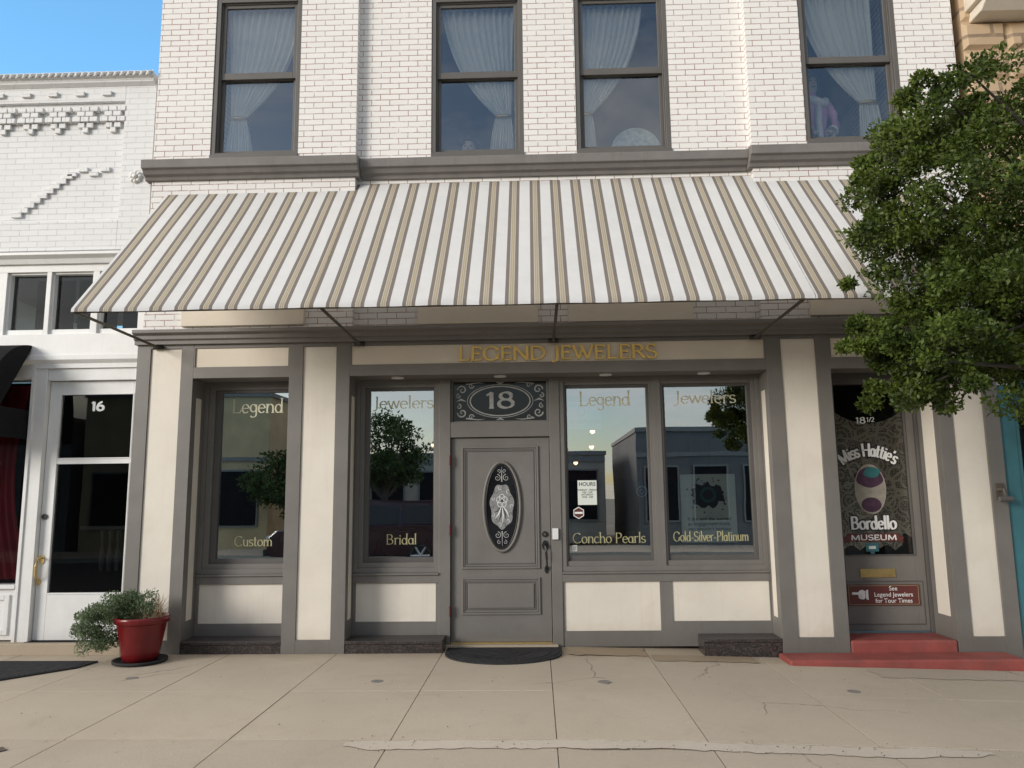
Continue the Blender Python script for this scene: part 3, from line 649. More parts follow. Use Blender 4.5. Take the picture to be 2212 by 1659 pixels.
sans('hours_title','HOURS',.518,1.60,.052,.3655,INK,HS,bold=.001)
sans('hours_text','TUESDAY - FRIDAY\n9:30 - 5:30\nSATURDAY\n10:00 - 3:00',.518,1.505,.024,.3655,INK,HS,bold=.0005)
ST=empty('window_sticker'); mb=MB()
mb.poly([(.425+.062*math.cos(R(60*i+30)),1.31+.062*math.sin(R(60*i+30))) for i in range(6)],.3665,.3705,WHITEP)
mb.poly([(.425+.052*math.cos(R(60*i+30)),1.31+.052*math.sin(R(60*i+30))) for i in range(6)],.3655,.3668,SIGNRED)
mb.box(.385,.465,.3645,.3656,1.30,1.32,WHITEP); mb.box(.35,.40,.3665,.3705,.925,.985,PAPER); mb.box(.356,.394,.3655,.3666,.931,.979,SILV); mb.build('decals',ST)
WP=empty('hanging_banner'); mb=MB(); mb.box(.335,.68,.40,.405,2.17,2.46,M('banner_blue',(.22,.38,.56),.6,.1,3))
mb.ring((.475,2.36),.035,.045,.008,.392,.3995,INK); mb.build('banner_sheet',WP)
sans('banner_text','SIGNATURE ST',.515,2.245,.05,.398,INK,WP,mirror=True,bold=.0005)
mb=MB(); mb.ring((1.08,1.52),.045,.045,.012,.385,.39,MATS['banner_blue']); mb.ring((1.08,1.52),.018,.018,.008,.385,.39,MATS['banner_blue']); mb.build('round_window_emblem')

YD=.45; mb=MB()
mb.box(2.94,3.0,YD-.03,YD+.1,.1,2.71,GRAY2); mb.box(3.92,3.949,YD-.03,YD+.1,.1,2.71,GRAY2); mb.box(3.0,3.92,YD-.03,YD+.1,2.66,2.709,GRAY2)
mb.frame(3.003,3.917,.11,2.655,.115,.095,.75,.05,YD,YD+.045,GRAY)
mb.frame(3.105,3.835,.845,2.62,.014,.014,.014,.014,YD-.008,YD+.01,GRAY2)
mb.frame(3.06,3.88,.17,.60,.012,.012,.012,.012,YD-.006,YD+.01,GRAY2)
mb.box(3.26,3.61,YD-.012,YD,.635,.72,BRASS); mb.box(3.285,3.585,YD-.018,YD-.011,.655,.70,BRASS)
mb.box(2.945,3.94,.34,.45,2.60,2.709,GRAY2)
mb.build('museum_door',B,.003)
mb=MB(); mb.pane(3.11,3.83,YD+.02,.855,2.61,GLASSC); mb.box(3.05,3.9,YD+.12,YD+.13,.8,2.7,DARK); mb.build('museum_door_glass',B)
n=40; vs=[];fs=[]
for i in range(n+1):
    s_=i/n; x=3.115+s_*.71
    zt=2.20+.13*(abs(s_-.5)*2)**2; zb=.90+.05*abs(math.sin(s_*math.pi*4))+(.12 if s_>.85 else 0)
    for j in range(2): vs.append((x,YD+.03,zt if j==0 else zb))
for i in range(n): fs.append((2*i,2*i+1,2*i+3,2*i+2))
mb=MB(); mb.add(vs,fs,LACE); mb.build('lace_curtain',B)
MS=empty('museum_door_lettering'); mb=MB(); ym=YD+.0185
stext(mb,'18',3.335,3.44,2.20,.062,ym,WHITEP,T=.24,thin=.1,serif=.12); stext(mb,'1/2',3.45,3.53,2.215,.045,ym,WHITEP,T=.16,thin=.09)
def arcmap(R0,cx,cz):
    return lambda X,Y:(cx+(R0+Y)*math.sin(X/R0),cz+(R0+Y)*math.cos(X/R0)-R0)
stext(mb,"Miss Hattie's",0,.56,0,.125,ym+.0006,INK,T=.44,thin=.28,serif=.12,mapf=arcmap(.42,3.435,1.86))
stext(mb,"Miss Hattie's",0,.56,0,.125,ym-.002,WHITEP,T=.20,thin=.09,serif=.08,mapf=arcmap(.42,3.435,1.86))
stext(mb,'Bordello',3.21,3.67,1.115,.125,ym+.0006,INK,T=.44,thin=.28,serif=.12); stext(mb,'Bordello',3.21,3.67,1.115,.125,ym-.002,WHITEP,T=.21,thin=.09,serif=.08)
mb.box(3.17,3.69,ym-.002,ym,.99,1.07,SIGNRED)
for sx_,xx in ((-1,3.17),(1,3.69)): mb.poly([(xx,.99),(xx,1.05),(xx+sx_*.05,1.03),(xx+sx_*.03,1.0),(xx+sx_*.05,.975)],ym-.001,ym,SIGNRED)
stext(mb,'MUSEUM',3.20,3.665,1.005,.05,ym-.0035,WHITEP,T=.28,thin=.13,serif=.14)
mb.lathey((3.435,ym-.001,1.52),[(1,0),(1,.001)],M('emblem_cream',(.34,.31,.26),.7,.2,14),40,.15,.245)
mb.ring((3.435,1.52),.15,.245,.012,ym-.004,ym,MATS['emblem_cream'])
mb.poly([(3.435+.155*math.cos(a)*(1+.06*math.sin(5*a)),1.64+.10*math.sin(a)*(1+.08*math.cos(4*a))) for a in [i*2*math.pi/40 for i in range(40)]],ym-.003,ym-.0012,M('emblem_plum',(.07,.03,.06),.7,.3,18))
mb.poly([(3.46+.085*math.cos(a)*(1+.1*math.sin(4*a)),1.69+.055*math.sin(a)) for a in [i*2*math.pi/30 for i in range(30)]],ym-.0045,ym-.0032,TEAL)
mb.poly([(3.435+.10*math.cos(a),1.36+.075*math.sin(a)) for a in [i*2*math.pi/30 for i in range(30)]],ym-.003,ym-.0013,MATS['emblem_plum'])
mb.box(3.345,3.475,ym-.001,ym,.89,.975,BLUEPAINT); mb.box(3.39,3.43,ym-.001,ym,.865,.889,BLUEPAINT); mb.box(3.375,3.445,ym-.002,ym-.0012,.915,.945,PAPER)
mb.build('door_decals',MS)
TS=empty('tour_times_sign'); mb=MB()
mb.box(3.115,3.83,YD-.016,YD-.009,.36,.565,SIGNRED); mb.frame(3.125,3.82,.37,.555,.003,.003,.003,.003,YD-.018,YD-.0155,OLIVE)
yh=YD-.0185
mb.poly([(3.155,.478),(3.16,.468),(3.225,.466),(3.225,.49),(3.165,.492)],yh,yh+.002,WHITEP)
mb.poly([(3.222,.44),(3.235,.425),(3.275,.42),(3.29,.44),(3.29,.50),(3.265,.515),(3.235,.508),(3.222,.492)],yh-.0003,yh+.002,WHITEP)
mb.poly([(3.295,.425),(3.32,.415),(3.32,.52),(3.295,.505)],yh,yh+.002,WHITEP)
for k in range(3): mb.box(3.226,3.262,yh-.0008,yh-.0004,.434+k*.015,.436+k*.015,SIGNRED)
mb.build('sign_plate',TS,0)
sans('sign_text','See\nLegend Jewelers\nfor Tour Times',3.57,.465,.060,yh+.0005,WHITEP,TS,wx=.98,bold=.0004)
SP=empty('red_entry_steps'); mb=MB()
mb.box(2.945,3.945,-.0,.42,-.2,.10,REDP); mb.box(2.26,4.36,-.35,.0-.001,-.2,-.005,REDP)
ob=mb.build('steps',SP,.022,seg=3)

# ================================================================== AWNING
AW=empty('striped_awning')
def sheet(nm,x0,x1,yt_):
    nx=int((x1-x0)/.05); ny=26; vs=[];fs=[]
    y0,z0=-1.46,3.09; sl=1.075
    for j in range(ny+1):
        t=j/ny; y=y0+(yt_-y0)*t
        for i in range(nx+1):
            x=x0+(x1-x0)*i/nx; z=z0+sl*(y-y0)
            edge=math.sin(math.pi*min(1,max(0,t)))
            sag=.016*edge*math.sin((x+1.8)*math.pi/2.0)**2+.008*edge*math.sin(x*3.1+t*4)+.003*math.sin(x*11+5*math.sin(t*3))*edge
            z-=sag
            if j==0: z-=.006*abs(math.sin((x+.8)*math.pi/1.0))
            vs.append((x,y,z))
    for j in range(ny):
        for i in range(nx): a=j*(nx+1)+i; fs.append((a,a+1,a+nx+2,a+nx+1))
    o=len(vs)
    for i in range(nx+1):
        v0=vs[i]; vs.append((v0[0],v0[1]-.004,v0[2]-.03)) 
    for i in range(nx): fs.append((i,o+i,o+i+1,i+1))
    m_=MB(); m_.add(vs,fs,STRIPE); ob=m_.build(nm,AW,smooth=True)
sheet('cloth_a',-3.89,-1.872,YF); sheet('cloth_b',-1.869,2.296,YC); sheet('cloth_c',2.30,4.30,YF)
mb=MB()
mb.tube([(-3.88,-1.44,3.065),(4.29,-1.44,3.065)],.014,IRON)
for x in (-3.86,-1.78,.19,2.21,4.26):
    mb.tube([(x,-1.42,3.06),(x,-.02,3.035)],.014,IRON)
    mb.tube([(x,-1.43,3.055),(x,.0,4.58)],.012,IRON)
    mb.box(x-.05,x+.05,-.03,-.001,3.015,3.05,BLACK)
mb.build('awning_frame',AW,smooth=True)

# ================================================================== LEFT BUILDING
LB=empty('white_brick_shop'); mb=MB(); YL=.12; XR=-4.085
mb.box(-11,XR,YL,YL+.4,4.12,5.99,BRICKL)
mb.box(-11,XR,YL+.4,10,5.6,5.75,LEDGE); mb.box(-11.0,-10.7,YL+.4,10,0,5.6,BRICKL)
mb.box(-4.42,XR,YL-.045,YL,4.12,5.98,BRICKL)
mb.box(-11,-4.421,YL-.045,YL,5.80,5.98,BRICKL)
mb.box(-11,-4.421,YL-.045,YL,4.12,4.45,BRICKL)
mb.prof([(YL+.1,5.97),(YL-.05,5.97),(YL-.09,6.0),(YL-.10,6.04),(YL-.13,6.05),(YL-.13,6.09),(YL+.1,6.11)],-11,XR-.01,BRICKL)
for i in range(95):
    x=XR-.04-i*.072; mb.tube([(x-.035,YL-.13,6.052),(x,YL-.15,6.07),(x+.035,YL-.13,6.09)],[.012,.02,.012],BRICKL,6)
for i in range(24):
    x=-4.62-i*.30; mb.box(x-.05,x+.05,YL-.075,YL-.044,5.86,5.91,BRICKL)
for i in range(22):
    x=-4.55-i*.305
    for zz,ws,n_ in ((5.715,.085,3),(5.655,.085,2),(5.595,.085,3),(5.535,.07,2),(5.48,.06,1)):
        for k in range(n_):
            xx=x+(k-(n_-1)/2)*.095; mb.box(xx-ws/2,xx+ws/2,YL-.055 if zz>5.56 else YL-.035,YL,zz-.028,zz+.028,BRICKL)
for i in range(9):
    x=-5.60+i*.066; z=4.53+i*.053; mb.box(x,x+.11,YL-.03,YL,z-.027,z+.027,BRICKL)
for k in range(4): mb.box(-5.02+k*.12,-4.92+k*.12,YL-.03,YL,4.955+(.05 if k%2 else 0),5.005+(.05 if k%2 else 0),BRICKL)
for i in range(9):
    x=-6.1-i*.066; z=5.0-i*.053; mb.box(x-.1,x,YL-.03,YL,z-.027,z+.027,BRICKL)
mb.build('brick_parapet_wall',LB,.004)
mb=MB()
mb.lathey((-4.25,YL-.045,4.92),[(.022,-.05),(.028,-.03),(.02,0)],LWHITE,12)
for k in range(8):
    a=k*math.pi/4; mb.lathey((-4.25+.048*math.cos(a),YL-.045,4.92+.048*math.sin(a)),[(.008,-.035),(.024,-.02),(.024,0)],LWHITE,10)
mb.build('rosette',LB,smooth=True)
mb=MB()
mb.prof([(YL+.2,3.98),(YL-.03,3.98),(YL-.05,4.03),(YL-.10,4.06),(YL-.10,4.09),(YL+.2,4.119)],-11,XR-.002,LWHITE)
mb.box(-11,XR,YL,YL+.2,3.90,3.98,LWHITE)
xs=[(-5.60,-5.17),(-5.12,-4.67),(-4.60,-4.16)]
mb.box(-11,-5.60,YL,YL+.2,3.22,3.90,LWHITE); mb.box(-5.17,-5.12,YL,YL+.15,3.22,3.90,LWHITE); mb.box(-4.67,-4.60,YL,YL+.15,3.22,3.90,LWHITE); mb.box(-4.16,XR,YL,YL+.2,3.22,3.90,LWHITE)
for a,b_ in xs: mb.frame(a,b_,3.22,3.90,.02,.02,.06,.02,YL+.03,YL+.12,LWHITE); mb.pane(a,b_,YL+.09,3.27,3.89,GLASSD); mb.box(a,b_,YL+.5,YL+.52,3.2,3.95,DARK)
mb.box(-11,XR,YL-.02,YL+.2,2.99,3.22,LWHITE); mb.prof([(YL+.2,2.90),(YL-.01,2.90),(YL-.05,2.94),(YL-.05,2.99),(YL+.2,2.99)],-11,XR-.002,LWHITE)
mb.box(-5.24,-5.08,YL,YL+.2,0,2.90,LWHITE); mb.box(-4.11,XR,YL,YL+.2,0,2.90,LWHITE); mb.box(-5.08,-4.11,YL+.01,YL+.2,2.73,2.90,LWHITE)
mb.frame(-5.24,-4.088,.0,2.905,.035,.03,.0,.05,YL-.015,YL+.001,LWHITE)
mb.frame(-5.075,-4.115,.11,2.725,.12,.075,.46,.14,YL+.06,YL+.11,LWHITE); mb.box(-4.955,-4.19,YL+.062,YL+.11,1.87,1.92,LWHITE)
mb.frame(-4.965,-4.18,.555,1.875,.012,.012,.012,.012,YL+.054,YL+.061,LWHITE); mb.frame(-4.965,-4.18,1.915,2.595,.012,.012,.012,.012,YL+.054,YL+.061,LWHITE)
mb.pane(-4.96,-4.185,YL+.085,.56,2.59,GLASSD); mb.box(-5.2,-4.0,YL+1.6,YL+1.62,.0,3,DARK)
mb.box(-5.1,-4.1,YL-.03,YL+.2,.06,.108,DARK)
mb.box(-11,-5.24,YL+.02,YL+.2,.12,.62,LWHITE); mb.frame(-8,-5.30,.17,.56,.05,.05,.05,.05,YL,YL+.03,LWHITE); mb.box(-11,-5.24,YL-.02,YL+.2,.62,.66,LWHITE)
mb.box(-11,-8.3,YL,YL+.2,.66,2.90,LWHITE); mb.box(-8.3,-5.24,YL,YL+.2,2.75,2.9,LWHITE)
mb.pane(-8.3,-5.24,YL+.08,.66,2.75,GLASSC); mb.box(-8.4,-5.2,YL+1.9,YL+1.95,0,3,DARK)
mb.build('shopfront_joinery',LB,.004)
mb=MB(); mb.box(-11,-4.085,YL-.10,YL+.3,-.1,.105,CONC2); mb.build('concrete_base',LB,.01)
mb=MB()
mb.lathey((-5.035,YL+.06,1.33),[(.028,-.015),(.028,0)],BLACK,16)
mb.lathey((-5.03,YL+.06,.90),[(1,-.01),(1,0)],BRASS,16,.028,.045); mb.lathey((-5.05,YL+.06,.68),[(1,-.01),(1,0)],BRASS,16,.022,.035)
mb.tube([(-5.03,YL+.05,.92),(-5.03,YL-.01,.92),(-5.04,YL-.02,.84),(-5.045,YL-.01,.74),(-5.05,YL+.05,.69)],[.01,.012,.014,.011,.008],BRASS,10)
stext(mb,'16',-4.645,-4.505,2.42,.09,YL+.082,WHITEP,T=.34,thin=.2,serif=.12)
mb.build('door_hardware',LB,smooth=False)
mb=MB(); vs=[];fs=[]; n=14
for j,xx in enumerate((-8.2,-5.26)):
    for i in range(n+1):
        a=R(90*i/n); vs.append((xx,YL-.0-.62*math.sin(a),2.42+.68*math.cos(a)))
    vs.append((xx,YL-.62,2.12))
k=n+2
for i in range(k-1): fs.append((i,i+1,k+i+1,k+i))
fs.append(tuple(range(k,2*k))); mb.add(vs,fs,BLACKCLOTH)
mb.poly([(-5.262,2.12),(-5.258,2.12),(-5.258,2.42),(-5.262,2.42)],YL-.62,YL,BLACKCLOTH)
mb.build('black_awning',LB)
vs=[];fs=[]
for i in range(61):
    s_=i/60
    for j in range(13):
        t=j/12; x=-6.0+.66*s_+ (-.16*math.sin(t*math.pi)*s_); vs.append((x+.12*t*s_,YL+.15+.025*math.sin(s_*50),.7+2.0*(1-t)))
for i in range(60):
    for j in range(12): a=i*13+j; fs.append((a,a+1,a+14,a+13))
mb=MB(); mb.add(vs,fs,REDCURT); mb.build('red_curtain',LB,smooth=True)
mb=MB()
for x in np.arange(-4.95,-4.15,.09): mb.lathe((x,YL+1.0,.7),[(.02,0),(.03,.15),(.015,.3),(.025,.45)],GRAY,8)
mb.box(-5.2,-4.1,YL+.97,YL+1.03,1.16,1.2,GRAY); mb.build('inner_balustrade',LB)

# ================================================================== RIGHT STONE BUILDING
RB=empty('sandstone_building'); mb=MB()
mb.box(4.62,11,.10,.6,2.75,9.0,STONE); mb.box(4.482,4.62,.35,.6,0,9,DARK); mb.box(4.62,11,.6,10,8.6,8.8,LEDGE)
mb.build('stone_wall',RB,.01)
mb=MB(); rs=random.Random(5)
for row in range(18):
    z=2.77+row*.335; x=4.60
    while x<8.5:
        w=rs.uniform(.35,.75); d=rs.uniform(.02,.07)
        mb.add([(x+.01,.1,z+.01),(x+w-.01,.1,z+.01),(x+w-.01,.1,z+.32),(x+.01,.1,z+.32),(x+.05,.1-d,z+.05),(x+w-.05,.1-d*rs.uniform(.5,1.2),z+.05),(x+w-.05,.1-d,z+.28),(x+.05,.1-d*rs.uniform(.5,1.2),z+.28)],
          [(4,5,6,7),(0,1,5,4),(1,2,6,5),(2,3,7,6),(3,0,4,7)],STONE); x+=w
mb.build('rock_faced_blocks',RB)
mb=MB()
mb.box(4.65,5.35,-.25,.1,6.55,6.9,BOARD); mb.prof([(.1,6.44),(-.12,6.44),(-.28,6.55),(.1,6.55)],4.70,5.30,CREAM); mb.box(4.60,5.40,-.3,.1,6.9,7.0,CREAM)
mb.build('stone_bracket',RB,.01)
mb=MB()
mb.box(4.545,4.70,.03,.25,-.15,2.52,BLUEPAINT); mb.box(4.70,8,.05,.25,-.15,.75,BLUEPAINT); mb.box(4.70,8,.05,.25,2.35,2.75,BLUEPAINT); mb.box(4.545,4.7,.05,.25,2.52,2.75,LWHITE)
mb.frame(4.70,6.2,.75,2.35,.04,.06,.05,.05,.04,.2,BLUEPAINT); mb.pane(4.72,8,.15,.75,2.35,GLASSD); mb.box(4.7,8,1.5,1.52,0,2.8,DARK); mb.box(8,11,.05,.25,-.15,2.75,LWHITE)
mb.build('teal_shopfront',RB,.004)
mb=MB(); mb.tube([(4.44,-.002,1.50),(4.47,-.07,1.50),(4.47,-.08,1.42)],.018,IRON); mb.box(4.43,4.50,-.02,-.001,1.40,1.56,IRON); mb.tube([(4.40,-.1,1.41),(4.52,-.1,1.41)],.025,GRAY2); mb.build('wall_tap')

# ================================================================== GROUND
mb=MB(); mb.box(-300,300,-300,300,-.6,-.36,DIRT); mb.build('ground')
mb=MB(); mb.box(-60,60,-15,-3.7,-.5,-.345,ASPH)
mb.build('road')
def slab(mb,x0,x1,y0,y1,h,m,dz=0):
    a,b_=zg(x0)+dz,zg(x1)+dz
    mb.add([(x0,y0,a-h),(x1,y0,b_-h),(x1,y1,b_-h),(x0,y1,a-h),(x0,y0,a),(x1,y0,b_),(x1,y1,b_),(x0,y1,a)],
              [(0,3,2,1),(4,5,6,7),(0,1,5,4),(1,2,6,5),(2,3,7,6),(3,0,4,7)],m)
SW=empty('sidewalk'); mb=MB()
jx=[-3.0,-1.95,-.93,.1,1.03,2.07]
while jx[0]>-40: jx.insert(0,jx[0]-1.03)
while jx[-1]<40: jx.append(jx[-1]+1.03)
g=.003
for i in range(len(jx)-1):
    for y0,y1 in ((-1.42,.4),(-2.62,-1.42)): slab(mb,jx[i]+g,jx[i+1]-g,y0+g,y1-g,.12,CONC,rs.uniform(-.0015,.0015))
    slab(mb,jx[i]+g,jx[i+1]-g,-3.45,-2.624,.12,CONC2,-.002)
mb.build('slabs',SW,.002)
mb=MB()
for i in range(len(jx)-1):
    slab(mb,jx[i],jx[i+1],-3.45,.4,.1,JOINT,-.010)
mb.build('joint_bed',SW)
mb=MB()
for i in range(0,len(jx)-1):
    slab(mb,jx[i]+.003,jx[i+1]-.003,-3.66,-3.455,.5,CONC2,.0)
mb.build('curb',SW,.018,seg=3)
mb=MB()
for x,y in ((-3.44,-.97),(-1.33,-1.11),(.52,-1.14),(2.46,-1.25)): mb.lathe((x,y,zg(x)-.01),[(.052,0),(.052,.0125)],PATCH,20)
mb.build('utility_caps',SW)
mb=MB(); rp_=random.Random(2)
def patch(x0,x1,y0,y1,amp=.02,n=18,both=False):
    def j(): return rp_.uniform(-amp,amp)
    P=[(x0+(x1-x0)*i/n,y0+j()) for i in range(n)]+[(x1+j(),y0+(y1-y0)*i/5) for i in range(5)]
    P+=[(x1-(x1-x0)*i/n,y1+(j() if both else 0)) for i in range(n)]+[(x0+j(),y1-(y1-y0)*i/5) for i in range(5)]
    return P
for x0,x1,y0,y1,mt,am,bo in ((.27,1.02,-.10,.28,PATCHC,.02,False),(1.05,2.0,-.28,-.015,PATCHC,.02,False),(2.9,4.5,-.75,-.36,CONC2,.03,False),(-5.2,-3.25,-3.0,-2.78,JOINT,.04,True)):
    P=patch(x0,x1,y0,y1,am,50 if bo else 18,bo); k=len(P)
    mb.add([(x,y,zg(x)+.004) for x,y in P],[tuple(range(k))],mt)
nn_=90; vs=[];fs=[]; yw=0
for i in range(nn_+1):
    x=-1.2+3.9*i/nn_; yw+=rp_.uniform(-.012,.012); yw*=.9; e_=min(1,i/4,(nn_-i)/4)
    vs+=[(x,-2.74+yw-.075*e_+rp_.uniform(-.012,.012),zg(x)+.003),(x,-2.70+yw*.6+.045*e_+rp_.uniform(-.014,.014),zg(x)+.003)]
for i in range(nn_): fs.append((2*i,2*i+2,2*i+3,2*i+1))
mb.add(vs,fs,PATCHL)
mb.build('concrete_patches',SW)
mb=MB()
for i in range(420):
    if i<150: x,y=rng.uniform(-5.2,-3.3),rng.uniform(-3.0,-2.75)
    elif i<300: x,y=rng.uniform(-1.3,2.8),-2.72+rng.normal()*.07
    else: x,y=rng.uniform(-4.5,4.5),rng.uniform(-3.3,-.1)
    r_=rng.uniform(.003,.012 if i<150 else .005); mb.lathe((x,y,zg(x)+.005),[(r_*.6,-r_*.3),(r_,r_*.2),(r_*.5,r_*.8)],PATCHL if i%3 else JOINT,5,1,rng.uniform(.6,1))
mb.build('pebbles_and_litter',SW)
DM=empty('doormat'); mb=MB()
P=[(-.90,.22)]+[(-.34-.56*math.cos(math.pi*i/24),-.02-.50*math.sin(math.pi*i/24)) for i in range(25)]+[(.22,.22)]
def mat_poly(P,z0,z1,m):
    k=len(P); mb.add([(x,y,z0) for x,y in P]+[(x,y,z1) for x,y in P],[tuple(range(k,2*k)),]+[(i,(i+1)%k,k+(i+1)%k,k+i) for i in range(k)],m)
mat_poly(P,.0,.014,RUBBER)
for r_ in (.93,.80,.45,.25):
    mb.tube([(-.34+.56*r_*math.cos(a),-.0-.50*r_*math.sin(a),.014) for a in [math.pi*i/24 for i in range(25)]],.004,RUBBER,6)
for i in range(1,24):
    a=math.pi*i/24; mb.tube([(-.34+.56*.47*math.cos(a),-.5*.47*math.sin(a),.014),(-.34+.56*.78*math.cos(a),-.5*.78*math.sin(a),.014)],.003,RUBBER,6)
mb.build('mat',DM,smooth=False)
RM=empty('rubber_mat'); mb=MB(); mat_poly([(-6.2,-.30),(-4.10,-.33),(-4.14,-.6),(-4.60,-1.16),(-6.2,-1.16)],.0,.014,RUBBER)
for k in range(26):
    y=-.36-k*.03; xe=-4.14 if y>-.6 else -4.14-(-.6-y)*.82
    mb.tube([(-6.15,y,.015),(xe-.03,y,.015)],.006,RUBBER,6)
mb.build('mat',RM)

# ================================================================== foliage helper
def leaves(name,C,Rr,cnt,size,mat,parent,aspect=.45,squash=1.0):
    C=np.array(C);Rr=np.array(Rr); idx=rng.integers(0,len(C),cnt)
    d=rng.normal(size=(cnt,3)); d/=np.linalg.norm(d,axis=1)[:,None]; r_=rng.uniform(.25,1,cnt)**.6
    p=C[idx]+d*(r_*Rr[idx])[:,None]*np.array([1,1,squash])
    a=rng.normal(size=(cnt,3))+d*.8+np.array([0,0,.3]); a/=np.linalg.norm(a,axis=1)[:,None]
    b_=np.cross(a,rng.normal(size=(cnt,3))); b_/=np.linalg.norm(b_,axis=1)[:,None]; c_=np.cross(a,b_)
    s_=size*rng.uniform(.6,1.3,cnt)[:,None]
    v0=p; v1=p+a*s_*.5+b_*s_*aspect*.5; v2=p+a*s_; v3=p+a*s_*.5-b_*s_*aspect*.5+c_*s_*.08
    Vv=np.stack([v0,v1,v2,v3],1).reshape(-1,3)
    me=bpy.data.meshes.new(name); me.vertices.add(cnt*4); me.vertices.foreach_set('co',Vv.ravel())
    me.loops.add(cnt*4); me.loops.foreach_set('vertex_index',np.arange(cnt*4)); me.polygons.add(cnt)
    me.polygons.foreach_set('loop_start',np.arange(0,cnt*4,4)); me.polygons.foreach_set('loop_total',np.full(cnt,4))
    me.update(); me.validate(); me.materials.append(mat)
    o=bpy.data.objects.new(name,me); bpy.context.collection.objects.link(o); o.parent=parent; return o
def tree(name,base,h0,cc,cr,ncl,nl,ls,lm,clr=(.16,.34),trunk=.11,seed=1,extra=(),nlimb=34,pw=.5):
    T=empty(name); r2=np.random.default_rng(seed)
    C=[];Q=[]
    for i in range(ncl):
        d=r2.normal(size=3); d/=np.linalg.norm(d); rad=r2.uniform(.35,1)**pw
        w=1+.30*mnoise.noise(Vector(d*2.6))
        C.append(np.array(cc)+d*rad*np.array(cr)*w); Q.append(r2.uniform(*clr))
    for e_ in extra: C.append(np.array(e_[:3])); Q.append(e_[3])
    leaves('foliage',C,Q,nl,ls,lm,T,.5,.7)
    t=MB(); b0=np.array(base); fork=np.array([base[0],base[1],h0])
    t.tube([tuple(b0),tuple(b0+(fork-b0)*.5+np.array([.05,.03,0])),tuple(fork)],[trunk*1.25,trunk,trunk*.85],BARK,12)
    for i in range(0,len(C),max(1,len(C)//nlimb)):
        e_=C[i]; m1=fork+(e_-fork)*.45+r2.normal(size=3)*.12+np.array([0,0,.18])
        t.tube([tuple(fork-np.array([0,0,.05])),tuple(m1),tuple(e_)],[trunk*.4,trunk*.2,.006],BARK,6)
    t.build('trunk_and_limbs',T,smooth=True); return T
ex=[]; r3=np.random.default_rng(11)
def blob(x,z,n,sx,sz,r0=.11,r1=.19,y=-2.1):
    for i in range(n): ex.append((x+r3.normal()*sx,y+r3.normal()*.35,z+r3.normal()*sz,r3.uniform(r0,r1)))
blob(2.85,4.05,13,.13,.13); blob(2.72,3.70,13,.12,.14); blob(2.66,3.35,11,.11,.10); blob(3.2,4.22,13,.2,.09)
blob(2.68,2.50,11,.12,.11,.08,.15); blob(2.95,2.42,14,.15,.11); blob(3.35,2.36,17,.18,.10); blob(3.8,2.40,20,.25,.09); blob(2.95,2.78,10,.2,.10); blob(3.5,2.75,22,.3,.2); blob(3.4,3.3,26,.35,.35)
blob(2.75,2.18,9,.09,.07,.06,.12)
for i in range(16): ex.append((2.42+r3.uniform(-.08,.3),-2.1+r3.normal()*.3,r3.uniform(2.4,4.2),r3.uniform(.05,.10)))
for i in range(14): ex.append((r3.uniform(2.7,3.7),-2.1+r3.normal()*.3,r3.uniform(4.28,4.5),r3.uniform(.05,.11)))
tree('oak_tree',(4.5,-2.15,-.25),2.35,(4.0,-2.1,3.3),(1.38,1.15,1.0),240,140000,.038,LEAF,(.13,.26),.12,4,extra=ex,nlimb=40)

PP=empty('potted_plant'); mb=MB(); px,py=-3.70,-.34
mb.lathe((px,py,0),[(.20,0),(.235,.01),(.24,.035),(.225,.035),(.20,.018)],RUBBER,36)
mb.lathe((px,py,.02),[(.145,0),(.165,.05),(.215,.33),(.225,.34),(.24,.345),(.243,.39),(.236,.40),(.222,.395),(.205,.34)],POTM,40)
mb.lathe((px,py,.36),[(.2,0),(.19,.01)],BARK,24)
mb.build('glazed_pot',PP,smooth=True)
C=[];Q=[]
for i in range(46):
    a=rng.uniform(0,6.28); r_=rng.uniform(0,.24); C.append((px-.16+r_*1.2*math.cos(a),py-.05+r_*.8*math.sin(a),.46+rng.uniform(-.05,.13))); Q.append(rng.uniform(.05,.09))
for i in range(34):
    C.append((px-.36+rng.uniform(-.16,.14),py-.12+rng.uniform(-.12,.1),.26+rng.uniform(-.10,.2))); Q.append(rng.uniform(.05,.08))
leaves('leaves',C,Q,15000,.022,LEAFP,PP,.55)
mb=MB()
for i in range(26): C0=C[i]; mb.tube([(px-.03,py,.36),((px+C0[0])/2,(py+C0[1])/2,.46),C0],.004,DRYG,5)
for i in range(70):
    x=px+.12+rng.normal()*.04;y=py+rng.normal()*.05;hh=rng.uniform(.1,.26); dx=rng.normal()*.06+.02
    mb.tube([(x,y,.38),(x+dx*.4,y,.38+hh*.6),(x+dx,y+rng.normal()*.03,.38+hh)],[.0025,.002,.001],DRYG,4)
mb.build('stems_and_dry_grass',PP)

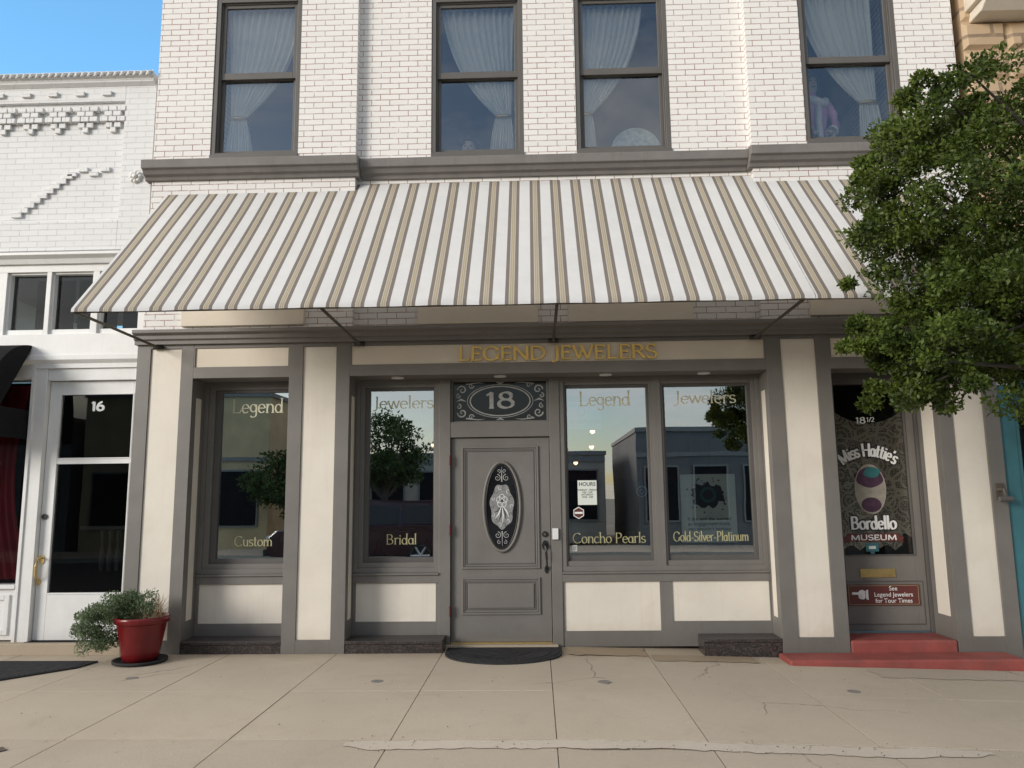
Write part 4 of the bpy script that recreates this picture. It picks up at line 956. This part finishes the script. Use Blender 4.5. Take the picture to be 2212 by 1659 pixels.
# ================================================================== ACROSS THE STREET (reflected in the glass)
mb=MB(); mb.box(-60,60,-18,-15,-.5,-.2,CONC2); mb.build('far_sidewalk')
def oppb(name,x0,x1,h,m,y=-18,wins=3,wh=(.6,2.4)):
    e=empty(name); w=MB(); w.box(x0,x1,y-8,y,-.3,h,m); w.box(x0-.05,x1+.05,y-8,y+.08,h,h+.15,LEDGE)
    n_=wins; ww=(x1-x0)/n_
    for i in range(n_):
        a=x0+ww*(i+.18);b2=x0+ww*(i+.82); w.box(a,b2,y-.02,y+.03,wh[0],wh[1],DARK); w.frame(a-.06,b2+.06,wh[0]-.06,wh[1]+.06,.06,.06,.06,.06,y+.0,y+.06,GRAY)
    w.box(x0,x1,y,y+.05,wh[1]+.35,wh[1]+.5,LEDGE); w.build('facade',e)
oppb('tan_stucco_building',-15.5,-9.2,5.0,SAND,-17.9,3); oppb('gray_shop_building',3.4,10,3.6,OPPB,-18,4); oppb('cream_shop_building',-6.6,2.6,3.0,OPPC,-21,5)
oppb('brick_row_building',10.6,22,5.6,OPPC,-18,6); oppb('low_office_building',-30,-16,4.2,OPPB,-18,7)
for k,(x,y,h,r_) in enumerate(((-7.9,-16.5,2.0,1.4),(-4.9,-16.4,2.9,1.5),(-12.5,-28,3.6,2.6),(-1.5,-29,3.2,2.6),(13,-16.4,3.2,1.9))):
    tree('mesquite_tree',(x,y,-.2),h*.5,(x,y,h),(r_,r_,r_*.75),60,9000,.12,LEAF2,(.3,.55),.12,20+k)
CR=empty('parked_suv'); cx0=-6.9; cy=-12.2; zr=-.345
mb=MB()
prof_=[(0,.42),(.05,.85),(.25,1.02),(1.25,1.12),(4.75,1.15),(4.85,.95),(4.88,.45),(4.7,.36),(.15,.36)]
def loft(pr,ya,yb,inset,m):
    n_=len(pr); vs=[]
    for yy,ins in ((ya,inset),(ya+.08,0),(yb-.08,0),(yb,inset)):
        for x,z in pr: vs.append((cx0+x+(ins if x<2.4 else -ins)*.5,yy,zr+z-(ins*.4 if z>.7 else -ins*.3)))
    fs=[tuple(range(n_)),tuple(range(3*n_,4*n_))[::-1]]
    for k in range(3):
        for i in range(n_): fs.append((k*n_+i,(k+1)*n_+i,(k+1)*n_+(i+1)%n_,k*n_+(i+1)%n_))
    mb.add(vs,fs,m)
loft(prof_,cy-.92,cy+.92,.08,CARP)
gh=[(1.2,1.1),(1.95,1.70),(2.2,1.76),(4.3,1.74),(4.45,1.66),(4.75,1.12)]
n_=len(gh); vs=[]
for yy in (cy-.86,cy+.86):
    for x,z in gh: vs.append((cx0+x,yy-(.14 if z>1.5 else 0)*(1 if yy>cy else -1),zr+z))
mb.add(vs,[tuple(range(n_)),tuple(range(n_,2*n_))[::-1]]+[(i,n_+i,n_+(i+1)%n_,(i+1)%n_) for i in range(n_)],CARP)
for a,b_,t in ((1.5,2.35,0),(2.45,3.35,1),(3.45,4.4,2)):
    q=[(a+(.0 if t else -.02),1.16),(b_,1.16),(b_-(.0 if t<2 else .12),1.60),(a+(.45 if t==0 else .02),1.60)]
    mb.add([(cx0+x,cy+.865-(z-1.12)*.24+.012,zr+z) for x,z in q],[(0,1,2,3)],BLACK)
    mb.add([(cx0+x,cy-.865+(z-1.12)*.24-.012,zr+z) for x,z in q],[(0,1,2,3)],BLACK)
for xx in (.95,3.95):
    for sgn in (-1,1):
        mb.lathey((cx0+xx,cy+sgn*.80,zr+.38),[(.30,-.13),(.38,-.10),(.38,.10),(.30,.13)],TIRE,28)
        yy=cy+sgn*.935; mb.lathey((cx0+xx,yy,zr+.38),[(.25,-.01),(.25,.0)],INK,24); mb.lathey((cx0+xx,yy,zr+.38),[(.06,-.03*1),(.06,.03)],RIM,16)
        for k in range(6):
            a=k*math.pi/3; mb.tube([(cx0+xx,yy+sgn*.01,zr+.38),(cx0+xx+.24*math.cos(a),yy+sgn*.01,zr+.38+.24*math.sin(a))],[.035,.025],RIM,6)
        mb.ring((cx0+xx,zr+.38),.23,.23,.03,yy-.01,yy+.02,RIM,28)
mb.box(cx0-.02,cx0+.05,cy-.8,cy-.5,zr+.72,zr+.88,PAPER); mb.box(cx0-.02,cx0+.05,cy+.5,cy+.8,zr+.72,zr+.88,PAPER); mb.box(cx0+4.84,cx0+4.9,cy+.7,cy+.88,zr+.75,zr+1.05,SIGNRED)
mb.box(cx0-.06,cx0+.1,cy-.85,cy+.85,zr+.38,zr+.55,BLACK); mb.box(cx0+4.8,cx0+4.95,cy-.85,cy+.85,zr+.42,zr+.6,BLACK)
for xx in (2.4,3.4): mb.box(cx0+xx-.006,cx0+xx+.006,cy+.915,cy+.923,zr+.45,zr+1.1,BLACK)
mb.build('suv_body',CR,.02)

# ================================================================== SKY, SUN, CAMERA
w=bpy.data.worlds.new('World'); sc.world=w; w.use_nodes=True; nt=w.node_tree; bg=nt.nodes['Background']
sky=N(nt,'ShaderNodeTexSky'); sky.sky_type='NISHITA'; sky.sun_disc=False
EL,ROT=R(15),R(230)
sky.sun_elevation=EL; sky.sun_rotation=ROT; sky.air_density=1.0; sky.dust_density=.7; sky.ozone_density=1.5
tc=N(nt,'ShaderNodeTexCoord'); sp=N(nt,'ShaderNodeSeparateXYZ'); nt.links.new(tc.outputs['Generated'],sp.inputs[0])
zz=mth(nt,'ADD',mth(nt,'MAXIMUM',sp.outputs[2],0.0),.18)
cb=N(nt,'ShaderNodeCombineXYZ'); nt.links.new(mth(nt,'DIVIDE',sp.outputs[0],zz),cb.inputs[0]); nt.links.new(mth(nt,'DIVIDE',sp.outputs[1],zz),cb.inputs[1])
cl=ntex(nt,cb.outputs[0],1.3,9,.6,.5)
hi=rampf(nt,sp.outputs[2],.58,.80,0,1)
msk=mth(nt,'MAXIMUM',rampf(nt,sp.outputs[1],.25,-.1,0,1),hi)
cf=mth(nt,'MULTIPLY',mth(nt,'MAXIMUM',rampf(nt,cl,.42,.66,0,.85),mth(nt,'MULTIPLY',hi,.75)),msk)
tint=mixc(nt,rampf(nt,sp.outputs[1],.45,.68,0,1),(1.0,1.0,1.0),(1.6,2.5,2.8))
c0=mixc(nt,1.0,sky.outputs[0],tint,'MULTIPLY')
cc_=mixc(nt,hi,(5.8,5.75,5.7),(11.5,11.0,10.4))
c=mixc(nt,cf,c0,cc_); nt.links.new(c,bg.inputs[0]); bg.inputs[1].default_value=.15
sun=bpy.data.lights.new('sun','SUN'); sun.energy=2.7; sun.angle=R(22); sun.color=(1,.96,.90)
so=bpy.data.objects.new('sun',sun); bpy.context.collection.objects.link(so)
sd=Vector((math.sin(ROT)*math.cos(EL),math.cos(ROT)*math.cos(EL),math.sin(EL)))
so.rotation_euler=sd.to_track_quat('Z','Y').to_euler()
f=1662;r=R(.62);p=R(8.27);s=R(1.75)
def cv(a,b_,ff):
    a1=a*math.cos(r)+b_*math.sin(r);b1=-a*math.sin(r)+b_*math.cos(r)
    yy=ff*math.cos(p)-b1*math.sin(p);z=b1*math.cos(p)+ff*math.sin(p)
    return Vector((a1*math.cos(s)-yy*math.sin(s),yy*math.cos(s)+a1*math.sin(s),z))
Rv,Uv,Fv=cv(1,0,0),cv(0,1,0),cv(0,0,1)
cam=bpy.data.cameras.new('camera'); cam.sensor_width=36; cam.lens=36*1662/2212; cam.clip_end=1000
co_=bpy.data.objects.new('camera',cam); bpy.context.collection.objects.link(co_)
mw=Matrix(((Rv.x,Uv.x,-Fv.x,0),(Rv.y,Uv.y,-Fv.y,-7.65),(Rv.z,Uv.z,-Fv.z,1.49),(0,0,0,1)))
co_.matrix_world=mw; sc.camera=co_
sc.view_settings.view_transform='Standard'; sc.view_settings.look='None'; sc.view_settings.exposure=0
